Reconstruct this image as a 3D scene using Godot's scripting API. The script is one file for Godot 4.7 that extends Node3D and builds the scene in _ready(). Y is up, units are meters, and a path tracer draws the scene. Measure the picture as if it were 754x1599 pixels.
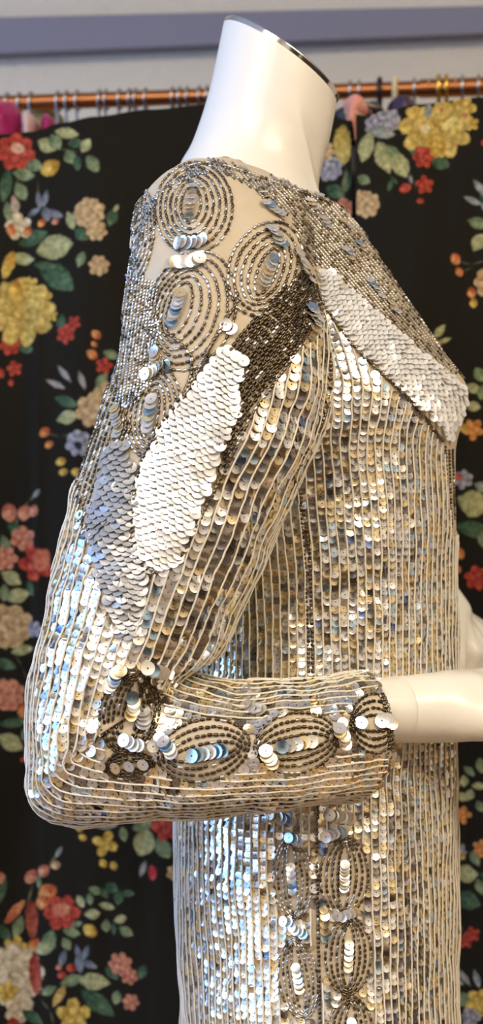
extends Node3D
# A headless shop mannequin in a sequinned gown, before a floral cloth that hides a copper clothes rail.
# Metres, y up. The camera stands at (0, EYE, DIST); photo pixels (754 x 1599) are turned into places on
# real surfaces while building; everything is then plain world geometry.

const FOCAL := 2613.0
const EYE := 1.17
const DIST := 1.15
const YAW := 0.14          # slope of the back wall and the rail: the right end is nearer

var rng := RandomNumberGenerator.new()
var M := {}
var sleeve: Loft
var torso: Loft
var gown: Node3D
var sequin_mesh: ArrayMesh
var n_single := 0


# ---------------------------------------------------------------- measuring
static func ray(px: float, py: float, z: float) -> Vector3:
	var s := DIST - z
	return Vector3((px - 377.0) / FOCAL * s, EYE - (py - 799.5) / FOCAL * s, z)

static func wall_point(px: float, py: float, z0: float) -> Vector3:   # on the plane z = z0 + YAW * x
	var rx := (px - 377.0) / FOCAL
	var s := (DIST - z0) / (1.0 + rx * YAW)
	return Vector3(rx * s, EYE - (py - 799.5) / FOCAL * s, DIST - s)

static func proj(p: Vector3) -> Vector2:
	var s := FOCAL / (DIST - p.z)
	return Vector2(377.0 + p.x * s, 799.5 - (p.y - EYE) * s)


# ---------------------------------------------------------------- mesh buffer
class Buf:
	var v := PackedVector3Array()
	var n := PackedVector3Array()
	var c := PackedColorArray()
	var t := PackedVector2Array()
	var ix := PackedInt32Array()

	func add(p: Vector3, nn: Vector3, col := Color.WHITE, uv := Vector2.ZERO) -> int:
		v.append(p); n.append(nn); c.append(col); t.append(uv)
		return v.size() - 1

	func tri(a: int, b: int, d: int) -> void:
		var g := (v[d] - v[a]).cross(v[b] - v[a])
		if g.dot(n[a] + n[b] + n[d]) < 0.0:
			ix.append(a); ix.append(d); ix.append(b)
		else:
			ix.append(a); ix.append(b); ix.append(d)

	func quad(a: int, b: int, d: int, e: int) -> void:
		tri(a, b, d); tri(a, d, e)

	func box(at: Vector3, size: Vector3, b := Basis.IDENTITY, bev := 0.0) -> void:
		# a box with chamfered edges: every face is inset and the chamfers join neighbours
		var h := size * 0.5
		var e: float = bev
		for ax in 3:
			for s in [-1.0, 1.0]:
				var nn := Vector3.ZERO
				nn[ax] = s
				var i := (ax + 1) % 3
				var j := (ax + 2) % 3
				var q := []
				for k in [[-1, -1], [1, -1], [1, 1], [-1, 1]]:
					var p := Vector3.ZERO
					p[ax] = s * h[ax]
					p[i] = k[0] * (h[i] - e)
					p[j] = k[1] * (h[j] - e)
					q.append(add(at + b * p, b * nn))
				quad(q[0], q[1], q[2], q[3])
		if e <= 0.0:
			return
		for ax in 3:
			var i := (ax + 1) % 3
			var j := (ax + 2) % 3
			for si in [-1.0, 1.0]:
				for sj in [-1.0, 1.0]:
					var nn := Vector3.ZERO
					nn[i] = si; nn[j] = sj
					nn = b * nn.normalized()
					var q := []
					for k in [[-1, 0], [1, 0], [1, 1], [-1, 1]]:
						var p := Vector3.ZERO
						p[ax] = k[0] * (h[ax] - e)
						p[i] = si * (h[i] - (0.0 if k[1] == 0 else e))
						p[j] = sj * (h[j] - (e if k[1] == 0 else 0.0))
						q.append(add(at + b * p, nn))
					quad(q[0], q[1], q[2], q[3])

	func tube(pts: PackedVector3Array, r: float, sides := 5, col := Color.WHITE, r_end := -1.0, caps := false) -> void:
		var m := pts.size()
		if m < 2:
			return
		var side := Vector3.ZERO
		var start := v.size()
		for i in m:
			var d := (pts[mini(i + 1, m - 1)] - pts[maxi(i - 1, 0)]).normalized()
			if side == Vector3.ZERO:
				side = d.cross(Vector3(0.31, 0.2, 0.93)).normalized()
			side = (side - d * side.dot(d)).normalized()
			var up := d.cross(side)
			var rr := r if r_end < 0.0 else lerpf(r, r_end, float(i) / (m - 1))
			for k in sides:
				var a := TAU * k / sides
				var o := side * cos(a) + up * sin(a)
				add(pts[i] + o * rr, o, col)
		for i in m - 1:
			for k in sides:
				var k2 := (k + 1) % sides
				quad(start + i * sides + k, start + i * sides + k2, start + (i + 1) * sides + k2, start + (i + 1) * sides + k)
		if caps:
			for e in [0, m - 1]:
				var d := (pts[0] - pts[1]).normalized() if e == 0 else (pts[m - 1] - pts[m - 2]).normalized()
				var mid := add(pts[e], d, col)
				for k in sides:
					var a := add(v[start + e * sides + k], d, col)
					var b := add(v[start + e * sides + (k + 1) % sides], d, col)
					tri(mid, a, b)

	func bead(p: Vector3, d: Vector3, up: Vector3, half: float, r: float, col: Color) -> void:
		var s := d.cross(up).normalized()
		var w := s.cross(d)
		var start := v.size()
		for e in [[-1.0, 0.55], [-0.62, 1.0], [0.62, 1.0], [1.0, 0.55]]:
			for k in 5:
				var a := TAU * k / 5.0 + 0.3
				var o := s * cos(a) + w * sin(a)
				add(p + d * half * e[0] + o * r * e[1], (o + d * e[0] * (0.7 if absf(e[0]) > 0.9 else 0.15)).normalized(), col)
		for i in 3:
			for k in 5:
				var k2 := (k + 1) % 5
				quad(start + i * 5 + k, start + i * 5 + k2, start + i * 5 + 5 + k2, start + i * 5 + 5 + k)

	func lathe(profile: Array, at: Vector3, axis := Vector3.UP, sides := 32) -> void:
		# profile: [radius, height] pairs
		var x := axis.cross(Vector3(0.3, 0.1, 0.9)).normalized()
		var y := axis.cross(x)
		for i in profile.size() - 1:
			var a: Array = profile[i]
			var b: Array = profile[i + 1]
			var dr: float = b[0] - a[0]
			var dh: float = b[1] - a[1]
			var l := maxf(sqrt(dr * dr + dh * dh), 1e-6)
			var start := v.size()
			for k in sides + 1:
				var o := x * cos(TAU * k / sides) + y * sin(TAU * k / sides)
				var nn := (o * dh - axis * dr) / l
				add(at + o * a[0] + axis * a[1], nn)
				add(at + o * b[0] + axis * b[1], nn)
			for k in sides:
				quad(start + 2 * k, start + 2 * k + 1, start + 2 * k + 3, start + 2 * k + 2)

	func mesh() -> ArrayMesh:
		var a := []
		a.resize(Mesh.ARRAY_MAX)
		a[Mesh.ARRAY_VERTEX] = v
		a[Mesh.ARRAY_NORMAL] = n
		a[Mesh.ARRAY_COLOR] = c
		a[Mesh.ARRAY_TEX_UV] = t
		a[Mesh.ARRAY_INDEX] = ix
		var m := ArrayMesh.new()
		m.add_surface_from_arrays(Mesh.PRIMITIVE_TRIANGLES, a)
		return m


# ---------------------------------------------------------------- lofted skin
class Loft:
	const SUB := 14
	var C := PackedVector3Array()
	var A := PackedVector3Array()
	var B := PackedVector3Array()
	var m := 0
	var noise := FastNoiseLite.new()
	var amp := 0.0
	var fold_z := 1e9         # the wrinkles mirror about this depth
	var bump = null
	var grid := PackedVector2Array()
	const GU := 90
	const GT := 30

	# rings: [left px, left py, right px, right py, centre z, half depth, lift]
	func _init(rings: Array, wrinkle := 0.0, freq := 14.0) -> void:
		var rc := []
		var ra := []
		var rb := []
		for r in rings:
			var l := Vector3(ray_(r[0], r[1], r[4]))
			var q := Vector3(ray_(r[2], r[3], r[4]))
			rc.append((l + q) * 0.5)
			ra.append((q - l) * 0.5)
		for i in rings.size():
			var d: Vector3 = rc[mini(i + 1, rings.size() - 1)] - rc[maxi(i - 1, 0)]
			var b := d.cross(ra[i]).normalized()
			if b.z < 0.0:
				b = -b
			rb.append(b * rings[i][5] + Vector3(0, rings[i][6] if rings[i].size() > 6 else 0.0, 0))
		for i in rings.size() - 1:
			for k in SUB + (1 if i == rings.size() - 2 else 0):
				var t := float(k) / SUB
				C.append(cat(rc, i, t)); A.append(cat(ra, i, t)); B.append(cat(rb, i, t))
		m = C.size()
		amp = wrinkle
		noise.seed = 5
		noise.frequency = freq
		noise.fractal_octaves = 2

	func ray_(px: float, py: float, z: float) -> Vector3:
		var s := 1.15 - z
		return Vector3((px - 377.0) / 2613.0 * s, 1.17 - (py - 799.5) / 2613.0 * s, z)

	func proj_(p: Vector3) -> Vector2:
		var s := 2613.0 / (1.15 - p.z)
		return Vector2(377.0 + p.x * s, 799.5 - (p.y - 1.17) * s)

	func cat(a: Array, i: int, t: float) -> Vector3:
		var k := a.size() - 1
		var p0: Vector3 = a[maxi(i - 1, 0)]
		var p1: Vector3 = a[i]
		var p2: Vector3 = a[i + 1]
		var p3: Vector3 = a[mini(i + 2, k)]
		return p1 + 0.5 * t * (p2 - p0 + t * (2.0 * p0 - 5.0 * p1 + 4.0 * p2 - p3 + t * (3.0 * (p1 - p2) + p3 - p0)))

	func mirrored(z: float) -> Loft:
		var o := Loft.new([], 0.0)
		for i in m:
			o.C.append(Vector3(C[i].x, C[i].y, 2.0 * z - C[i].z))
			o.A.append(Vector3(A[i].x, A[i].y, -A[i].z))
			o.B.append(Vector3(B[i].x, B[i].y, -B[i].z))
		o.m = m
		o.amp = amp
		return o

	func at(u: float, th: float) -> Vector3:
		var f := clampf(u, 0.0, 1.0) * (m - 1)
		var i := mini(int(f), m - 2)
		f -= i
		var c := cos(th)
		var s := sin(th)
		var a := A[i].lerp(A[i + 1], f)
		var b := B[i].lerp(B[i + 1], f)
		var p := C[i].lerp(C[i + 1], f) + a * c + b * s
		if amp > 0.0 or bump != null:
			var out := (a * (c / maxf(a.length(), 1e-4)) + b * (s / maxf(b.length(), 1e-4))).normalized()
			if amp > 0.0:
				p += out * amp * noise.get_noise_3dv(p if fold_z > 1e8 else Vector3(p.x, p.y, absf(p.z - fold_z)))
			if bump != null:
				p += out * float(bump.call(u, th, p))
		return p

	func normal(u: float, th: float) -> Vector3:
		var e := 0.004
		var du := at(minf(u + e, 1.0), th) - at(maxf(u - e, 0.0), th)
		var dt := at(u, th + 0.03) - at(u, th - 0.03)
		var nn := du.cross(dt).normalized()
		var f := clampf(u, 0.0, 1.0) * (m - 1)
		var i := mini(int(f), m - 2)
		if nn.dot(A[i] * cos(th) + B[i] * sin(th)) < 0.0:
			nn = -nn
		return nn

	func speed(u: float, th: float) -> float:
		return (at(minf(u + 0.004, 1.0), th) - at(maxf(u - 0.004, 0.0), th)).length() / (minf(u + 0.004, 1.0) - maxf(u - 0.004, 0.0))

	# the place on the skin that lies under a photo pixel: [u, theta, miss in px]
	func find(px: Vector2, hint: Array = []) -> Array:
		if grid.is_empty():
			for i in GU + 1:
				for j in GT + 1:
					grid.append(proj_(at(float(i) / GU, PI * j / GT)))
		var u := 0.0
		var th := 0.0
		if hint.is_empty() or hint[2] > 3.0:
			var best := 1e12
			for k in grid.size():
				var d := grid[k].distance_squared_to(px)
				if d < best:
					best = d
					u = float(k / (GT + 1)) / GU
					th = PI * (k % (GT + 1)) / GT
		else:
			u = hint[0]
			th = hint[1]
		var miss := 0.0
		for it in 9:
			var p := proj_(at(u, th))
			var r := px - p
			miss = r.length()
			if miss < 0.3:
				break
			var eu := 0.002 if u < 0.99 else -0.002
			var et := 0.02 if th < PI / 2 else -0.02
			var gu := (proj_(at(u + eu, th)) - p) / eu
			var gt := (proj_(at(u, th + et)) - p) / et
			var det := gu.x * gt.y - gu.y * gt.x
			if absf(det) < 1e-6:
				break
			u = clampf(u + clampf((r.x * gt.y - r.y * gt.x) / det, -0.06, 0.06), 0.0, 1.0)
			th = clampf(th + clampf((gu.x * r.y - gu.y * r.x) / det, -0.4, 0.4), 0.02, PI - 0.02)
		return [u, th, miss]

	func skin(nu: int, nt: int, lip := 0.0) -> ArrayMesh:
		var b := Buf.new()
		for i in nu + 1:
			for j in nt + 1:
				var u := float(i) / nu
				var th := TAU * j / nt
				b.add(at(u, th), normal(u, th))
		for i in nu:
			for j in nt:
				var k := i * (nt + 1) + j
				b.quad(k, k + 1, k + nt + 2, k + nt + 1)
		if lip > 0.0:                      # the hem is turned in, so that the edge has thickness
			var s := b.v.size()
			for j in nt + 1:
				var e := nu * (nt + 1) + j
				var inn := (C[m - 1] - b.v[e]).normalized()
				var back := (C[m - 3] - C[m - 1]).normalized()
				b.add(b.v[e], -back)
				b.add(b.v[e] + inn * lip, -back)
				b.add(b.v[e] + inn * lip, inn)
				b.add(b.v[e] + inn * lip + back * 0.02, inn)
			for j in nt:
				b.quad(s + 4 * j, s + 4 * j + 1, s + 4 * j + 5, s + 4 * j + 4)
				b.quad(s + 4 * j + 2, s + 4 * j + 3, s + 4 * j + 7, s + 4 * j + 6)
		return b.mesh()


# ---------------------------------------------------------------- nodes
func tag(o: Node, label: String, category: String, group := "") -> void:
	o.set_meta("label", label)
	o.set_meta("category", category)
	if group:
		o.set_meta("group", group)

func thing(called: String, label: String, category: String, at := Vector3.ZERO, group := "") -> Node3D:
	var o := Node3D.new()
	o.name = numbered(called)
	add_child(o, true)
	o.position = at
	tag(o, label, category, group)
	return o

var taken := {}
func numbered(called: String) -> String:
	var k: int = taken.get(called, 0)
	taken[called] = k + 1
	return called if k == 0 else "%s_%03d" % [called, k]

# a mesh given in world places, hung under a thing
func part(called: String, mesh: Mesh, mat: Material, parent: Node3D) -> MeshInstance3D:
	var o := MeshInstance3D.new()
	var key := "%s/%s" % [parent.get_instance_id(), called]
	var k: int = taken.get(key, 0)
	taken[key] = k + 1
	o.name = called if k == 0 else "%s_%03d" % [called, k]
	o.mesh = mesh
	o.material_override = mat
	parent.add_child(o, true)
	if parent.get_parent() == self:
		o.position = -parent.position
	return o

func structure(called: String, buf: Buf, mat: Material, label: String) -> MeshInstance3D:
	var o := MeshInstance3D.new()
	o.name = called
	o.mesh = buf.mesh()
	o.material_override = mat
	add_child(o, true)
	o.set_meta("kind", "structure")
	o.set_meta("label", label)
	return o

func many(called: String, mesh: Mesh, mat: Material, spots: Array, colors: PackedColorArray, parent: Node3D) -> void:
	var mm := MultiMesh.new()
	mm.transform_format = MultiMesh.TRANSFORM_3D
	mm.use_colors = true
	mm.mesh = mesh
	mm.instance_count = spots.size()
	for i in spots.size():
		mm.set_instance_transform(i, spots[i])
		mm.set_instance_color(i, colors[i])
	var o := MultiMeshInstance3D.new()
	o.name = called
	o.multimesh = mm
	o.material_override = mat
	o.set_meta("kind", "stuff")
	parent.add_child(o, true)
	o.position = -parent.position

func mat(called: String, col: Color, rough: float, metal := 0.0) -> StandardMaterial3D:
	var m := StandardMaterial3D.new()
	m.resource_name = called
	m.albedo_color = col
	m.roughness = rough
	m.metallic = metal
	M[called] = m
	return m

func grain(m: StandardMaterial3D, freq: float, strength: float, scale: float) -> void:
	var n := FastNoiseLite.new()
	n.frequency = freq
	n.fractal_octaves = 4
	n.seed = 3
	var t := NoiseTexture2D.new()
	t.width = 256
	t.height = 256
	t.seamless = true
	t.as_normal_map = true
	t.bump_strength = strength
	t.noise = n
	m.normal_enabled = true
	m.normal_texture = t
	m.uv1_triplanar = true
	m.uv1_world_triplanar = true
	m.uv1_scale = Vector3.ONE * scale

func c8(r: int, g: int, b: int) -> Color:
	return Color8(r, g, b)


# ================================================================= the scene
func _ready() -> void:
	rng.seed = 11
	view_and_light()
	materials()
	room()
	backdrop()
	mannequin()
	dress()


func view_and_light() -> void:
	var cam := Camera3D.new()
	cam.name = "camera"
	cam.fov = rad_to_deg(2.0 * atan(799.5 / FOCAL))
	cam.near = 0.05
	cam.far = 60.0
	cam.position = Vector3(0, EYE, DIST)
	var at := CameraAttributesPhysical.new()
	at.frustum_focal_length = 12.0 / tan(deg_to_rad(cam.fov) / 2.0)
	at.frustum_focus_distance = 1.12
	at.frustum_near = 0.05
	at.frustum_far = 60.0
	at.exposure_aperture = 5.2
	cam.attributes = at
	add_child(cam)
	cam.current = true

	var sky := ProceduralSkyMaterial.new()
	sky.sky_top_color = Color(0.42, 0.62, 0.95)
	sky.sky_horizon_color = Color(0.80, 0.88, 1.0)
	sky.ground_bottom_color = Color(0.38, 0.37, 0.35)
	sky.ground_horizon_color = Color(0.62, 0.63, 0.64)
	sky.sky_energy_multiplier = 1.6
	sky.ground_energy_multiplier = 1.4
	var e := Environment.new()
	e.background_mode = Environment.BG_SKY
	e.sky = Sky.new()
	e.sky.sky_material = sky
	e.tonemap_mode = Environment.TONE_MAPPER_LINEAR
	e.tonemap_exposure = 1.06
	e.sdfgi_enabled = true
	e.ssao_enabled = true
	e.ssil_enabled = true
	var we := WorldEnvironment.new()
	we.name = "world_environment"
	we.environment = e
	add_child(we)

	# daylight in the shop window at the left
	area("daylight", Vector3(-1.86, 1.45, 0.35), Vector3(1, 0, 0), Vector2(2.0, 1.5), Color(0.46, 0.71, 1.0), 0.98)
	# the warm ceiling panels
	area("panel_light", Vector3(1.5, 2.66, 1.75), Vector3(0, -1, 0), Vector2(1.6, 1.2), Color(1.0, 0.955, 0.87), 3.1)
	area("panel_light", Vector3(-0.85, 2.66, 1.9), Vector3(0, -1, 0), Vector2(1.6, 1.2), Color(1.0, 0.955, 0.88), 2.5)

func area(called: String, at: Vector3, towards: Vector3, size: Vector2, col: Color, energy: float) -> void:
	var l := AreaLight3D.new()
	l.name = called
	l.area_size = size
	l.area_normalize_energy = false
	l.light_color = col
	l.light_energy = energy
	l.shadow_enabled = true
	l.position = at
	add_child(l, true)
	l.basis = Basis.looking_at(towards, Vector3.UP if absf(towards.y) < 0.9 else Vector3.BACK)


func materials() -> void:
	mat("wall", c8(212, 203, 188), 0.85)
	grain(M.wall, 0.05, 1.5, 3.0)
	mat("wall_warm", c8(226, 216, 200), 0.85)
	mat("wall_dark", c8(192, 182, 168), 0.8)
	mat("ceiling", c8(236, 232, 224), 0.9)
	mat("floor", c8(146, 122, 96), 0.5)
	mat("wood", c8(58, 40, 28), 0.55)
	mat("beam", c8(128, 126, 142), 0.7)
	mat("frame", c8(225, 222, 214), 0.5)
	var glass := mat("glass", Color(0.95, 0.98, 1.0, 0.06), 0.02)
	glass.transparency = BaseMaterial3D.TRANSPARENCY_ALPHA
	var glow := mat("lamp_glow", c8(255, 240, 215), 0.5)
	glow.emission_enabled = true
	glow.emission = Color(1.0, 0.88, 0.70)
	glow.emission_energy_multiplier = 1.2
	mat("copper", c8(180, 118, 76), 0.34, 1.0)
	mat("steel", c8(196, 188, 178), 0.26, 1.0)
	mat("chrome", c8(225, 226, 228), 0.12, 1.0)
	mat("gold", c8(240, 196, 90), 0.25, 1.0)
	mat("cream_loop", c8(222, 205, 160), 0.8)
	mat("dark_wire", c8(52, 48, 50), 0.35, 0.6)
	mat("screw", c8(214, 170, 130), 0.2, 1.0)
	var sk := mat("mannequin", c8(242, 237, 226), 0.34)
	sk.clearcoat_enabled = true
	sk.clearcoat = 0.35
	sk.clearcoat_roughness = 0.2
	grain(sk, 0.02, 0.35, 9.0)
	var fb := mat("tulle", c8(202, 186, 160), 0.72)
	grain(fb, 0.22, 1.2, 26.0)
	mat("cord", c8(232, 224, 206), 0.6)
	mat("seam", c8(112, 90, 62), 0.55)
	var bead := mat("bead", Color.WHITE, 0.24, 0.9)
	bead.vertex_color_use_as_albedo = true
	var sq := mat("sequin_many", Color.WHITE, 0.2, 0.96)
	sq.vertex_color_use_as_albedo = true
	mat("sequin_silver", c8(240, 240, 242), 0.2, 0.72)
	mat("sequin_champagne", c8(242, 222, 180), 0.22, 0.75)
	mat("sequin_blue", c8(190, 222, 250), 0.18, 0.96)
	mat("sequin_pearl", c8(240, 234, 222), 0.35, 0.8)
	var pearl := mat("sequin_white", Color.WHITE, 0.32, 0.35)
	pearl.vertex_color_use_as_albedo = true
	for k in [["satin_magenta", 168, 16, 96], ["satin_pink", 214, 178, 170], ["satin_olive", 176, 150, 84], ["coral_net", 226, 150, 132], ["black_cloth", 22, 20, 24], ["purple_cloth", 58, 34, 66]]:
		var s := mat(k[0], c8(k[1], k[2], k[3]), 0.4)
		s.rim_enabled = true
		s.rim = 0.4


# ---------------------------------------------------------------- the shop room
func wall_basis() -> Basis:
	return Basis(Vector3.UP, -atan(YAW))

func room() -> void:
	var b := Buf.new()
	b.box(Vector3(0.3, -0.05, 0.9), Vector3(6.0, 0.1, 5.6))
	structure("floor", b, M.floor, "brown shop floor under the mannequin, below the picture")
	b = Buf.new()
	b.box(Vector3(0.3, 2.75, 0.9), Vector3(6.0, 0.1, 5.6))
	structure("ceiling", b, M.ceiling, "pale shop ceiling with two lit panels")
	b = Buf.new()
	b.box(Vector3(0, 1.35, -1.10), Vector3(6.4, 2.8, 0.1), wall_basis())
	structure("wall_back", b, M.wall, "cream back wall above and behind the copper rail")
	b = Buf.new()
	b.box(Vector3(2.65, 1.35, 0.9), Vector3(0.1, 2.8, 5.6))
	structure("wall_right", b, M.wall_dark, "brown side wall out of the picture")
	b = Buf.new()
	b.box(Vector3(0.3, 1.35, 3.45), Vector3(6.0, 2.8, 0.1))
	structure("wall_front", b, M.wall_warm, "warm beige wall behind the viewer")
	b = Buf.new()
	b.box(Vector3(0.3, 0.55, 3.37), Vector3(5.6, 1.1, 0.06), Basis.IDENTITY, 0.004)
	structure("trim_2", b, M.wood, "dark wood panelling along the wall behind the viewer")
	b = Buf.new()
	b.box(Vector3(2.57, 0.55, 0.9), Vector3(0.06, 1.1, 5.0), Basis.IDENTITY, 0.004)
	structure("trim_3", b, M.wood, "dark wood panelling along the side wall out of the picture")
	k_shelf(Vector3(1.35, 0, 3.1), "dark wood shop shelving behind the viewer, nearer the brown wall")
	k_shelf(Vector3(-0.9, 0, 3.1), "dark wood shop shelving behind the viewer, nearer the window")
	# left wall round the shop window
	b = Buf.new()
	b.box(Vector3(-2.0, 0.3, 0.9), Vector3(0.12, 0.7, 5.6))
	b.box(Vector3(-2.0, 2.525, 0.9), Vector3(0.12, 0.45, 5.6))
	b.box(Vector3(-2.0, 1.475, -1.3), Vector3(0.12, 1.65, 1.2))
	b.box(Vector3(-2.0, 1.475, 2.55), Vector3(0.12, 1.65, 2.3))
	structure("wall_left", b, M.wall, "cream side wall round the shop window, out of the picture")
	b = Buf.new()
	for y in [0.675, 2.275]:
		b.box(Vector3(-2.0, y, 0.35), Vector3(0.09, 0.05, 2.1), Basis.IDENTITY, 0.004)
	for z in [-0.675, 0.35, 1.375]:
		b.box(Vector3(-2.0, 1.475, z), Vector3(0.09, 1.55, 0.05), Basis.IDENTITY, 0.004)
	var w := structure("window_1", b, M.frame, "white framed shop window that lets the daylight in")
	for z in [-0.16, 0.86]:
		var g := Buf.new()
		g.box(Vector3(-2.0, 1.475, z), Vector3(0.006, 1.55, 0.97))
		var o := part("pane", g.mesh(), M.glass, w)
		o.position = Vector3.ZERO
	# lit ceiling panels
	var k := 0
	for x in [1.5, -0.85]:
		var zc := 1.75 if x > 0.0 else 1.9
		var t := thing("ceiling_panel_lamp", ["lit white ceiling panel lamp nearer the brown wall", "lit white ceiling panel lamp nearer the window"][k], "ceiling lamp", Vector3(x, 2.69, zc))
		k += 1
		var f := Buf.new()
		f.box(Vector3(x, 2.69, zc - 0.615), Vector3(1.66, 0.03, 0.03), Basis.IDENTITY, 0.003)
		f.box(Vector3(x, 2.69, zc + 0.615), Vector3(1.66, 0.03, 0.03), Basis.IDENTITY, 0.003)
		f.box(Vector3(x - 0.815, 2.69, zc), Vector3(0.03, 0.03, 1.2), Basis.IDENTITY, 0.003)
		f.box(Vector3(x + 0.815, 2.69, zc), Vector3(0.03, 0.03, 1.2), Basis.IDENTITY, 0.003)
		part("frame", f.mesh(), M.frame, t)
		f = Buf.new()
		f.box(Vector3(x, 2.69, zc), Vector3(1.6, 0.02, 1.2))
		part("light_panel", f.mesh(), M.lamp_glow, t)
	# mauve beam across the back wall
	b = Buf.new()
	var front := []
	for e in [[-700.0, 44.0, 112.0], [1500.0, -9.0, 20.0]]:
		for y in [e[1], e[2]]:
			front.append(wall_point(e[0], y, -1.02))
	var into := wall_basis() * Vector3(0, 0, -0.04)
	var q := []
	for p in front:
		q.append(p)
		q.append(p + into)
	# q: 0 left top, 1 its back, 2 left bottom, 3 back, 4 right top, 5 back, 6 right bottom, 7 back
	var out := wall_basis() * Vector3(0, 0, 1)
	for f in [[0, 2, 6, 4, out], [2, 3, 7, 6, Vector3.DOWN], [0, 1, 5, 4, Vector3.UP]]:
		var r := []
		for i in 4:
			r.append(b.add(q[f[i]], f[4]))
		b.quad(r[0], r[1], r[2], r[3])
	structure("trim_1", b, M.beam, "mauve grey painted beam along the back wall above the rail")


func k_shelf(at: Vector3, label: String) -> void:
	var t := thing("shop_shelving", label, "shelving", at)
	for x in [-0.42, 0.42]:
		var b := Buf.new()
		b.box(at + Vector3(x, 1.05, 0), Vector3(0.04, 2.1, 0.4), Basis.IDENTITY, 0.003)
		part("side_panel", b.mesh(), M.wood, t)
	for y in [0.1, 0.6, 1.1, 1.6, 2.08]:
		var b := Buf.new()
		b.box(at + Vector3(0, y, 0), Vector3(0.8, 0.03, 0.4), Basis.IDENTITY, 0.003)
		part("shelf", b.mesh(), M.wood, t)
	var b := Buf.new()
	b.box(at + Vector3(0, 1.05, 0.19), Vector3(0.8, 2.1, 0.02))
	part("back_panel", b.mesh(), M.wood, t)


# ---------------------------------------------------------------- printed cloth
class Print:
	var w := 0
	var h := 0
	var px := PackedFloat32Array()
	var n := FastNoiseLite.new()

	func _init(ww: int, hh: int, base: Color) -> void:
		w = ww
		h = hh
		n.seed = 21
		n.frequency = 0.035
		n.fractal_octaves = 3
		px.resize(w * h * 3)
		for i in w * h:
			px[3 * i] = base.r
			px[3 * i + 1] = base.g
			px[3 * i + 2] = base.b

	# an oval dab: a along the axis, b across it, colour c at the root, d at the tip; point > 0 narrows the ends
	func dab(x: float, y: float, a: float, b: float, ang: float, c: Color, d: Color, point := 0.0, ragged := 0.12, vein := 0.0) -> void:
		var r := maxf(a, b) * 1.25 + 2.0
		var ca := cos(ang)
		var sa := sin(ang)
		for j in range(maxi(0, int(y - r)), mini(h, int(y + r) + 1)):
			for i in range(maxi(0, int(x - r)), mini(w, int(x + r) + 1)):
				var dx := i - x
				var dy := j - y
				var s := (dx * ca + dy * sa) / a
				var t := (-dx * sa + dy * ca) / b
				var lim := 1.0 if point <= 0.0 else maxf(1.0 - point * s * s, 0.05)
				var f := s * s + (t * t) / (lim * lim)
				var rag := n.get_noise_2d(i * 1.7 + x, j * 1.7 + y)
				f += rag * ragged * 3.0
				if f > 1.0:
					continue
				var k := clampf((1.0 - f) * minf(a, b) * 0.30, 0.0, 1.0)
				var mix := clampf(0.5 + 0.5 * s + rag * 0.55, 0.0, 1.0)
				var col := c.lerp(d, mix)
				var tone := (1.0 + 0.22 * n.get_noise_2d(i * 2.2, j * 2.2 + 90.0)) * lerpf(0.72, 1.0, clampf((1.0 - f) * 2.4, 0.0, 1.0))
				if vein > 0.0:
					var ribs := absf(fposmod(s * 3.2 - absf(t) * 0.8, 1.0) - 0.5)
					if absf(t) < 0.09 or ribs < 0.07:
						tone += vein
				var o := 3 * (j * w + i)
				px[o] = lerpf(px[o], col.r * tone, k)
				px[o + 1] = lerpf(px[o + 1], col.g * tone, k)
				px[o + 2] = lerpf(px[o + 2], col.b * tone, k)

	func image() -> ImageTexture:
		var by := PackedByteArray()
		by.resize(w * h * 3)
		for i in w * h:
			var grey := px[3 * i] * 0.35 + px[3 * i + 1] * 0.5 + px[3 * i + 2] * 0.15
			for q in 3:
				by[3 * i + q] = int(clampf(lerpf(grey, px[3 * i + q], 0.80) * 0.90, 0.0, 1.0) * 255.0)
		return ImageTexture.create_from_image(Image.create_from_data(w, h, false, Image.FORMAT_RGB8, by))


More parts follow.
